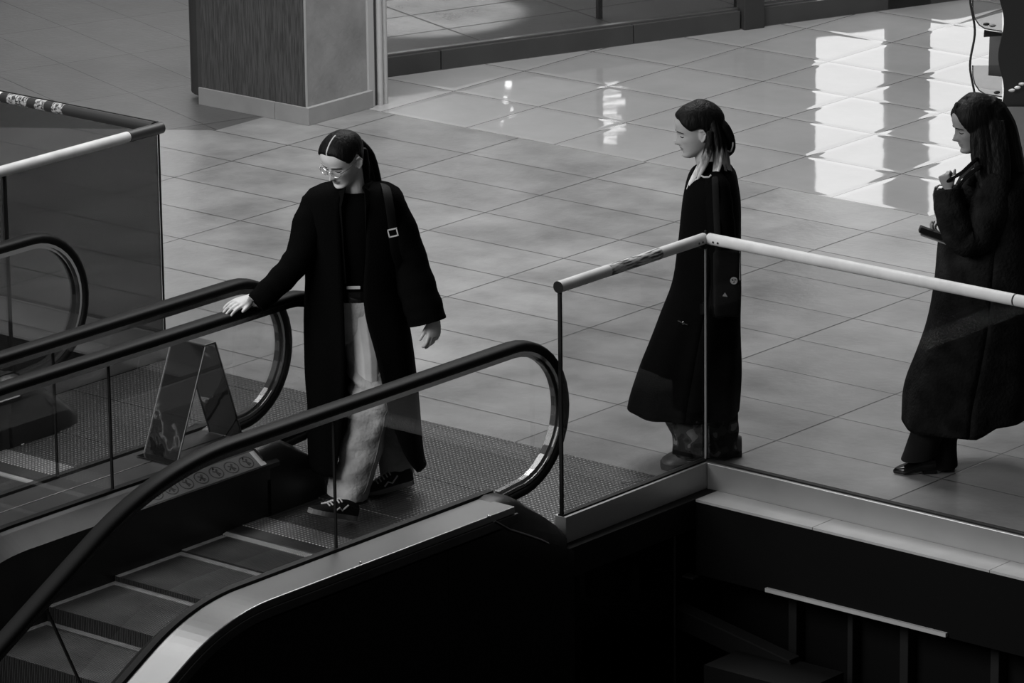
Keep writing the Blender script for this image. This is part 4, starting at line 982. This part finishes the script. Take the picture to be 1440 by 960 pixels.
    rg = wrinkle([F.ring(y, a, b, c, d, 32, .95, tilt=.004 * sin(y)) for y, a, b, c, d in F.rows(rows, 40)], .030, 20, 1)
    t0 = MB().loft(rg).build('trouser_leg', 'camo', pr, smooth=True)
    rows = [(430, 985, 1030, -.06, .10), (500, 988, 1034, -.07, .10), (560, 992, 1037, -.08, .09), (590, 993, 1038, -.08, .088), (612, 993, 1039, -.08, .086), (634, 994, 1041, -.08, .09)]
    rg = wrinkle([F.ring(y, a, b, c, d, 32, .95) for y, a, b, c, d in F.rows(rows, 40)], .026, 20, 5)
    MB().loft(rg).build('trouser_leg', 'camo', pr, smooth=True)
    hl_ = onZ(991, 653, .0) ; tp = onZ(931, 656, 0.0)
    hl_ = V((W(992, 650, .08).x, W(992, 650, .08).y, .0)); tp = hl_ - RH * .195 + NH * .02
    sh = shoe(pr, hl_, tp, .06, 'boot', 'bootsole', .125, laces=False, solem=.03, label='scuffed dark lace-less shoe of the leading foot')
    m = MB(); lat = NH
    for q in (.062, .070): m.tube([hl_ - RH * a + NH * (.056 - .1 * max(0, a - .14)) + V((0, 0, .028 + (q - .062) + .02 * (1 - a / .19))) for a in (.02, .06, .1, .14, .17)], .0022, 6)
    m.build('welt', 'greysole', sh)
    hl2 = V((W(1043, 646, -.08).x, W(1043, 646, -.08).y, 0)); shoe(pr, hl2, hl2 - RH * .20, .05, 'boot', 'bootsole', .095, laces=False, solem=.028, label='scuffed dark shoe of the rear foot')
    # coat
    rows = [(233, 988, 1020, 0, .075), (238, 980, 1027, 0, .11), (246, 973, 1032, 0, .165), (262, 968, 1035, 0, .195), (287, 963.5, 1038, 0, .20), (341, 957, 1039, 0, .195), (397, 950, 1039, 0, .19), (446, 931, 1037, 0, .20), (505, 908, 1038, 0, .215), (555, 890, 1037, 0, .225), (571, 886, 1036, .0, .23)]
    rg = []
    for y, a, b, c, d in F.rows(rows, 56):
        k_ = max(0, (y - 400) / 175); r = F.ring(y, a, b, c, d, 64, .88)
        for j, p in enumerate(r):
            t = 2 * pi * j / 64; r[j] = p + (NH * cos(t) + RH * sin(t) * .2) * (.018 * k_ * sin(8 * t + .6)) + V((0, 0, -.03 * max(0, k_ - .8) * 5 * (.5 + .5 * sin(t)) * .6))
        rg.append(r)
    mb = MB(); mb.loft([r + [r[0]] for r in wrinkle(rg, .008, 7, 9)], closed=False, caps=False); co = link('coat', mb.mesh('coat', 'coat2'), pr, True, 0, .012)
    m = MB(); P, Rr = densify([W(978, 240, .07), W(987, 236, .10), W(1003, 234, .10), (W(1018, 236, .06)), W(1020, 238, -.04), W(1003, 236, -.10), W(985, 238, -.08)], [.016] * 7); m.tube(P, [(.012, .022)] * len(P), 10); m.build('collar', 'coat2', co, smooth=True)
    sl = MB(); sleeve(sl, F, [(1004, 252, .12, 14), (1008, 264, .16, 19), (1012, 300, .19, 20), (1016, 345, .20, 20), (1019, 395, .20, 20), (1020, 443, .20, 19.5)], amp=.035); sl.build('sleeve', 'coat2', co, smooth=True)
    sl = MB(); sleeve(sl, F, [(996, 254, -.09, 14), (995, 266, -.12, 19), (994, 300, -.15, 20), (992, 345, -.16, 20), (987, 395, -.17, 19), (982, 440, -.17, 18)], amp=.035); sl.build('sleeve', 'coat2', co, smooth=True)
    m = MB(); c = W(961, 454, .19); m.tube([W(953.5, 450.5, .195), W(958, 453, .20), W(967, 456.5, .20)], (.006, .003), 8); m.ball(c, .008, segs=10); m.build('coat_clasp', 'silver', co, smooth=True)
    m = MB(); m.prism([W(984, 427, .20), W(993, 424, .20), W(995, 440, .205), (W(985, 442, .205))], NH * .006); m.build('pocket_flap', 'leather', co)
    m = MB(); m.tube([W(986, 247, .175), W(990, 249, .18), W(997, 249, .185), (W(1000, 246, .18))], .004, 8); m.build('epaulette_ring', 'badge', co, smooth=True)
    # bag with two badges
    bg = thing('tote_bag', 'black bag with two pale badges at the fair haired woman\'s elbow', 'bag', W(1022, 440, .27))
    m = MB(); m.loft([F.ring(y, a, b, .285, d, 20, .55) for y, a, b, d in ((352, 1006, 1038, .006), (356, 1003, 1041, .018), (400, 1003, 1041, .024), (440, 1004, 1041, .022), (445, 1007, 1038, .01))]); m.build('bag_body', 'trousers', bg, smooth=True)
    P, Rr = densify([W(1010, 355, .285), W(1008, 310, .255), W(1006, 262, .22), W(1006, 246, .16), W(1012, 243, .10), W(1020, 262, -.02)], [1] * 6); MB().tube(P, (.014, .003), 8, hint=NH).build('strap', 'trousers', bg, smooth=True)
    MB().tube([W(1040.5, 345, .29), W(1040.5, 394, .30)], .0022, 8).build('cord', 'badge', bg)
    b1 = MB().tube([W(1032, 394.5, .306), W(1032, 394.5, .312)], .016, 20).build('badge', 'badge', bg)
    m = MB()
    for t in range(3): a = t * 2.1 + .4; m.tube([W(1032, 394.5, .3135) + RH * (.010 * cos(a)) + V((0, 0, .010 * sin(a))), W(1032, 394.5, .3135) + RH * (.004 * cos(a + 1)) + V((0, 0, .004 * sin(a + 1)))], (.003, .001), 6)
    m.build('badge_print', 'frame', b1)
    m = MB(); m.prism([W(1016, 416, .308), W(1023, 417, .308), W(1019.5, 411, .308)], NH * .003); m.build('badge', 'badge', bg)
woman_fair()

# ---- dark haired woman at the right edge --------------------------------------------
def woman_dark():
    F = Fig((5.27, -2.16, 0)); W = F.W
    pr = thing('person', 'woman with long dark hair and bulky charcoal coat at the right edge', 'person', F.G)
    h = (-RH * cos(rad(14)) + NH * sin(rad(14))); f = h * cos(rad(12)) - V((0, 0, 1)) * sin(rad(12)); f, l, u = frame(f, 0)
    O = W(1354, 216, .02) - (f * .076 + u * .003); fr = (O, f, l, u)
    body = MB(); headmesh(body, O, f, l, u); ears(body, fr)
    body.tube([hp(O, f, l, u, -.03, 0, .08), hp(O, f, l, u, -.022, 0, .035), W(1381, 226, 0), W(1390, 244, 0), W(1394, 262, 0)], [.046, .049, .048, .056, (.10, .07)], 18, hint=NH)
    body.tube([W(1394, 255, 0), W(1394, 290, 0), W(1390, 340, 0), W(1388, 400, 0), W(1385, 440, 0)], [(.075, .12), (.10, .15), (.09, .13), (.09, .13), (.10, .14)], 18, hint=NH)
    body.tube([W(1375, 430, .05), W(1355, 510, .06), W(1325, 570, .06), W(1310, 610, .06), W(1302, 640, .06)], [.08, .065, .05, .042, .034], 14)
    body.tube([W(1390, 430, -.06), W(1370, 510, -.04), W(1345, 570, -.02), W(1332, 620, 0), W(1330, 648, 0)], [.08, .065, .05, .042, .034], 14)
    wr = W(1334, 266, .20)
    body.tube([W(1398, 270, .15), W(1372, 338, .21), W(1352, 315, .21), wr], [.044, .036, .032, .022], 12)
    hand(body, wr, V((-.10, -.05, 1)) - RH * .25, -RH * .6 + NH * .9, RH, curl=(1.3, 1.3, .8), spread=0, sc=.80, thumb_dir=V((.2, .1, .7)))
    wr2 = W(1342, 334, .06)
    body.tube([W(1392, 270, -.15), W(1384, 340, -.12), wr2], [.044, .036, .022], 12)
    hand(body, wr2, -RH + V((0, 0, .25)), V((0, 0, -1)), NH, curl=(.35, .6, .5), spread=.02, sc=.9, thumb_dir=-RH + V((0, 0, .35)))
    me = fuse(body, .0036, 3); me.materials.append(M['skin_shaded']); bo = link('body', me, pr, True)
    face_parts(fr, bo)
    def hl(ph, z):
        a = abs(ph); hline = interp([(0, .184), (.4, .176), (.7, .150), (1.0, .105), (1.2, .06), (1.6, .02), (3.15, .0)], a)[0]
        t = max(-1, min(1, (z - hline) / .012)); return -.002 + (.010 + .019 * min(1, max(0, (a - .3) / 1.6))) * t
    hb = MB(); headmesh(hb, O, f, l, u, off=hl, feat=False)
    def lock(mb, pts, R, k=5, flat=.8):
        P = [W(*p) for p in pts]; P, R = densify(P, R, k); mb.tube(P, [(r, r * flat) for r in R], 12, hint=NH, dome=True)
    lock(hb, [(1352, 150, .03), (1347, 147, .02), (1345, 152, .03), (1350, 162, .05)], [.016, .014, .012, .01])
    lock(hb, [(1360, 143, -.02), (1352, 144, -.02), (1347, 150, -.03)], [.018, .014, .01])
    # long mass falling down the back and over the near shoulder
    lock(hb, [(1392, 158, .0), (1404, 180, .0), (1411, 205, .0), (1416, 235, .0), (1424, 268, .0), (1428, 300, .0), (1430, 330, .0)], [.075, .078, .076, .080, .075, .06, .02], flat=1.15)
    lock(hb, [(1376, 165, .07), (1380, 190, .09), (1383, 212, .10), (1385, 235, .13), (1388, 260, .19), (1390, 285, .22)], [.035, .042, .045, .045, .04, .012], flat=.6)
    lock(hb, [(1372, 175, .08), (1372, 198, .10), (1374, 220, .12), (1376, 240, .15), (1379, 258, .19)], [.02, .026, .028, .024, .008], flat=.6)
    lock(hb, [(1396, 170, .07), (1402, 200, .10), (1405, 230, .14), (1406, 262, .19), (1405, 295, .22)], [.04, .048, .05, .045, .012], flat=.6)
    for q in range(14):
        x = random.uniform(1374, 1412); lock(hb, [(x, 170, .09), (x + 3, 200, .12), (x + random.uniform(0, 9), 235, .165), (x + random.uniform(0, 12), random.uniform(262, 292), .225)], [.007, .009, .009, .004], flat=.6)
    hr = fuse(hb, .0042, 2); hr.materials.append(M['hairb']); link('hair', hr, pr, True)
    # trousers and shoes
    rows = [(430, 1345, 1405, .05, .10), (520, 1315, 1362, .06, .09), (575, 1291, 1340, .06, .085), (600, 1283, 1332, .06, .088), (620, 1274, 1326, .06, .09), (641, 1266, 1319, .06, .095)]
    rg = wrinkle([F.ring(y, a, b, c, d, 32, .95, tilt=.012 * max(0, (y - 560) / 80)) for y, a, b, c, d in F.rows(rows, 36)], .010, 10, 2); MB().loft(rg).build('trouser_leg', 'trousers', pr, smooth=True)
    rows = [(430, 1355, 1412, -.06, .10), (520, 1332, 1382, -.04, .09), (575, 1308, 1352, -.02, .082), (600, 1304, 1347, -.01, .082), (625, 1302, 1346, 0, .085), (653, 1300, 1347, 0, .088)]
    rg = wrinkle([F.ring(y, a, b, c, d, 32, .95) for y, a, b, c, d in F.rows(rows, 36)], .010, 10, 6); MB().loft(rg).build('trouser_leg', 'trousers', pr, smooth=True)
    g = W(1316, 655, .06); hA = V((g.x, g.y, .022)); tA = hA - RH * .185 + NH * .01 - V((0, 0, .018)); shoe(pr, hA, tA, .04, 'leather', 'black', .055, laces=False, solem=.008, pointed=True, label='pointed black shoe of the leading foot', heelblock=.022)
    g = W(1342, 660, .0); hB = V((g.x, g.y, .03)); tB = hB - RH * .22 - V((0, 0, .028)); shoe(pr, hB, tB, .04, 'leather', 'black', .06, laces=False, solem=.008, pointed=True, label='black heeled shoe of the rear foot', heelblock=.03)
    # coat
    rows = [(232, 1378, 1412, 0, .08), (238, 1368, 1428, 0, .13), (248, 1358, 1444, 0, .18), (268, 1346, 1452, 0, .21), (300, 1336, 1456, 0, .22), (340, 1326, 1457, 0, .22), (399, 1318, 1455, 0, .22), (449, 1308, 1452, 0, .225), (505, 1291, 1448, 0, .235), (558, 1275, 1442, 0, .24), (592, 1271.5, 1438, 0, .245)]
    rg = []
    for y, a, b, c, d in F.rows(rows, 60):
        k_ = max(0, (y - 400) / 192); r = F.ring(y, a, b, c, d, 72, .9)
        for j, p in enumerate(r):
            t = 2 * pi * j / 72; r[j] = p + (NH * cos(t) + RH * sin(t) * .15) * (.016 * k_ * sin(7 * t + 2.2)) + V((0, 0, .048 * max(0, k_ - .85) * 6.6 * max(0, min(1, (sin(t) - .10) / .3)) * sqrt(max(0, cos(t))) - .012 * max(0, k_ - .9) * 10 * math.exp(-((t - .35) / .3) ** 2)))
        rg.append(r)
    mb = MB(); mb.loft([r + [r[0]] for r in wrinkle(rg, .014, 7, 4)], closed=False, caps=False); co = link('coat', mb.mesh('coat', 'coat3'), pr, True, 0, .014)
    sl = MB(); P = sleeve(sl, F, [(1396, 250, .12, 18), (1398, 262, .15, 27), (1390, 300, .19, 29), (1374, 330, .22, 27), (1356, 335, .235, 25), (1344, 318, .235, 24), (1335, 290, .22, 22), (1332, 266, .205, 18)], amp=.05); sl.build('sleeve', 'coat3', co, smooth=True)
    sl = MB(); sleeve(sl, F, [(1394, 252, -.12, 18), (1392, 266, -.16, 25), (1388, 300, -.16, 26), (1378, 332, -.11, 24), (1360, 338, -.02, 20), (1345, 335, .05, 16)], amp=.04); sl.build('sleeve', 'coat3', co, smooth=True)
    m = MB(); P, Rr = densify([W(1366, 262, .16), W(1372, 246, .14), W(1382, 238, .11), W(1405, 236, .10), W(1418, 238, .0), W(1400, 238, -.12), W(1375, 244, -.10)], [1] * 7); m.tube(P, [(.016, .03)] * len(P), 10); m.build('collar', 'coat3', co, smooth=True)
    # glossy handbag clutched to the chest, strap to the shoulder
    bg = thing('handbag', 'glossy black leather handbag clutched to the right woman\'s chest by its strap', 'bag', W(1330, 300, .12))
    m = MB(); m.loft([F.ring(y, a, b, .17, d, 24, .7) for y, a, b, d in F.rows([(261, 1322, 1346, .02, 0), (265, 1314, 1354, .05, 0), (275, 1312, 1358, .065, 0), (300, 1315, 1360, .07, 0), (325, 1324, 1360, .06, 0), (332, 1334, 1356, .03, 0)], 12) for d in (d,)] if False else [F.ring(y, a, b, .165, d, 24, .75) for y, a, b, d in ((260, 1320, 1346, .02), (264, 1314, 1354, .045), (275, 1311.5, 1358, .06), (300, 1314, 1360, .065), (322, 1322, 1360, .055), (330, 1332, 1356, .03))]); m.build('bag_body', 'leather', bg, smooth=True)
    P, Rr = densify([W(1328, 262, .19), W(1338, 251, .225), W(1352, 243, .23), W(1364, 232, .20), W(1374, 224, .16), W(1384, 225, .10)], [1] * 6); MB().tube(P, (.009, .005), 10, hint=NH).build('strap', 'leather', bg, smooth=True)
    P, Rr = densify([W(1346, 268, .20), W(1352, 256, .225), W(1362, 246, .22), W(1376, 236, .19), W(1388, 235, .12)], [1] * 5); MB().tube(P, (.010, .006), 10, hint=NH).build('strap', 'leather', bg, smooth=True)
    # dark slab (folder) in the other hand
    m = MB(); a = W(1294.5, 317.5, .10); ax = (W(1330, 330, .10) - a).normalized(); dn = V((0, 0, -1)); w = (NH * .9 - RH * .1)
    w = w.normalized(); w = (w - ax * w.dot(ax)).normalized(); nn = ax.cross(w)
    m.prism([a - w * .018, a + w * .018, a + ax * .16 + w * .018, a + ax * .16 - w * .018], nn * .026 if nn.z < 0 else -nn * .026); t = m.build('folder', 'black', bevel=.003)
    tag(t, 'thin dark folder held out in front of the right woman', 'folder')
    q = V((0, 0, -.033)); m = MB(); m.prism([a - w * .016 + q, a + w * .016 + q, a + ax * .15 + w * .016 + q, a + ax * .15 - w * .016 + q], V((0, 0, -.006))); lab(m.build('lit_edge_strip', 'base', t), 'paler strip painted for the lit lower edge')  # light along the folder's lower edge, built as a paler piece
woman_dark()

# ------------------------------------------------------------------ light
def area(name, loc, rot, sx, sy, power):
    ld = bpy.data.lights.new(name, 'AREA'); ld.shape = 'RECTANGLE'; ld.size = sx; ld.size_y = sy; ld.energy = power
    o = bpy.data.objects.new(name, ld); COL.objects.link(o); o.location = loc; o.rotation_euler = rot; return o
def aim(o, p): o.rotation_euler = (V(p) - o.location).to_track_quat('-Z', 'Y').to_euler(); return o
area('skylight', (1.3, .2, 7.2), (0, 0, 0), 4.5, 4.5, 680)
aim(area('atrium_skylight', (-2.6, -4.6, 9.0), (0, 0, 0), 3.5, 3.5, 120), (0, -4.6, 0))
aim(area('front_fill', (2.0, -13.0, 6.0), (0, 0, 0), 7, 3.5, 1000), (4.2, -3.2, 1.0))  # added fill from the front for faces and jeans, no known source
aim(area('back_wall_wash', sp(1.5, -4.6, 3.1), (0, 0, 0), 4, .6, 170), sp(1.5, -6, 2.4))  # added light on the shop's back wall, brightens its reflection in the floor
aim(area('shop_downlights', sp(.6, -2.0, 3.2), (0, 0, 0), 1.5, 1.5, 30), sp(.6, -2.0, 0))
sl = bpy.data.lights.new('floor_patch_spot', 'SPOT'); sl.energy = 1400; sl.spot_size = rad(26); sl.spot_blend = .35; sl.shadow_soft_size = .05  # added spot, stands in for a bright reflection on the shop floor
so = bpy.data.objects.new('floor_patch_spot', sl); COL.objects.link(so); so.location = onZ(585, 20) + V((0, 0, 3.1)); aim(so, onZ(585, 20))
wd = bpy.data.worlds.new('world'); SC.world = wd; wd.use_nodes = True
wd.node_tree.nodes['Background'].inputs[0].default_value = g3(.5); wd.node_tree.nodes['Background'].inputs[1].default_value = .09
vs = SC.view_settings; vs.view_transform = 'Standard'; vs.look = 'None'; vs.gamma = 1; vs.use_curve_mapping = False; vs.exposure = 0.0
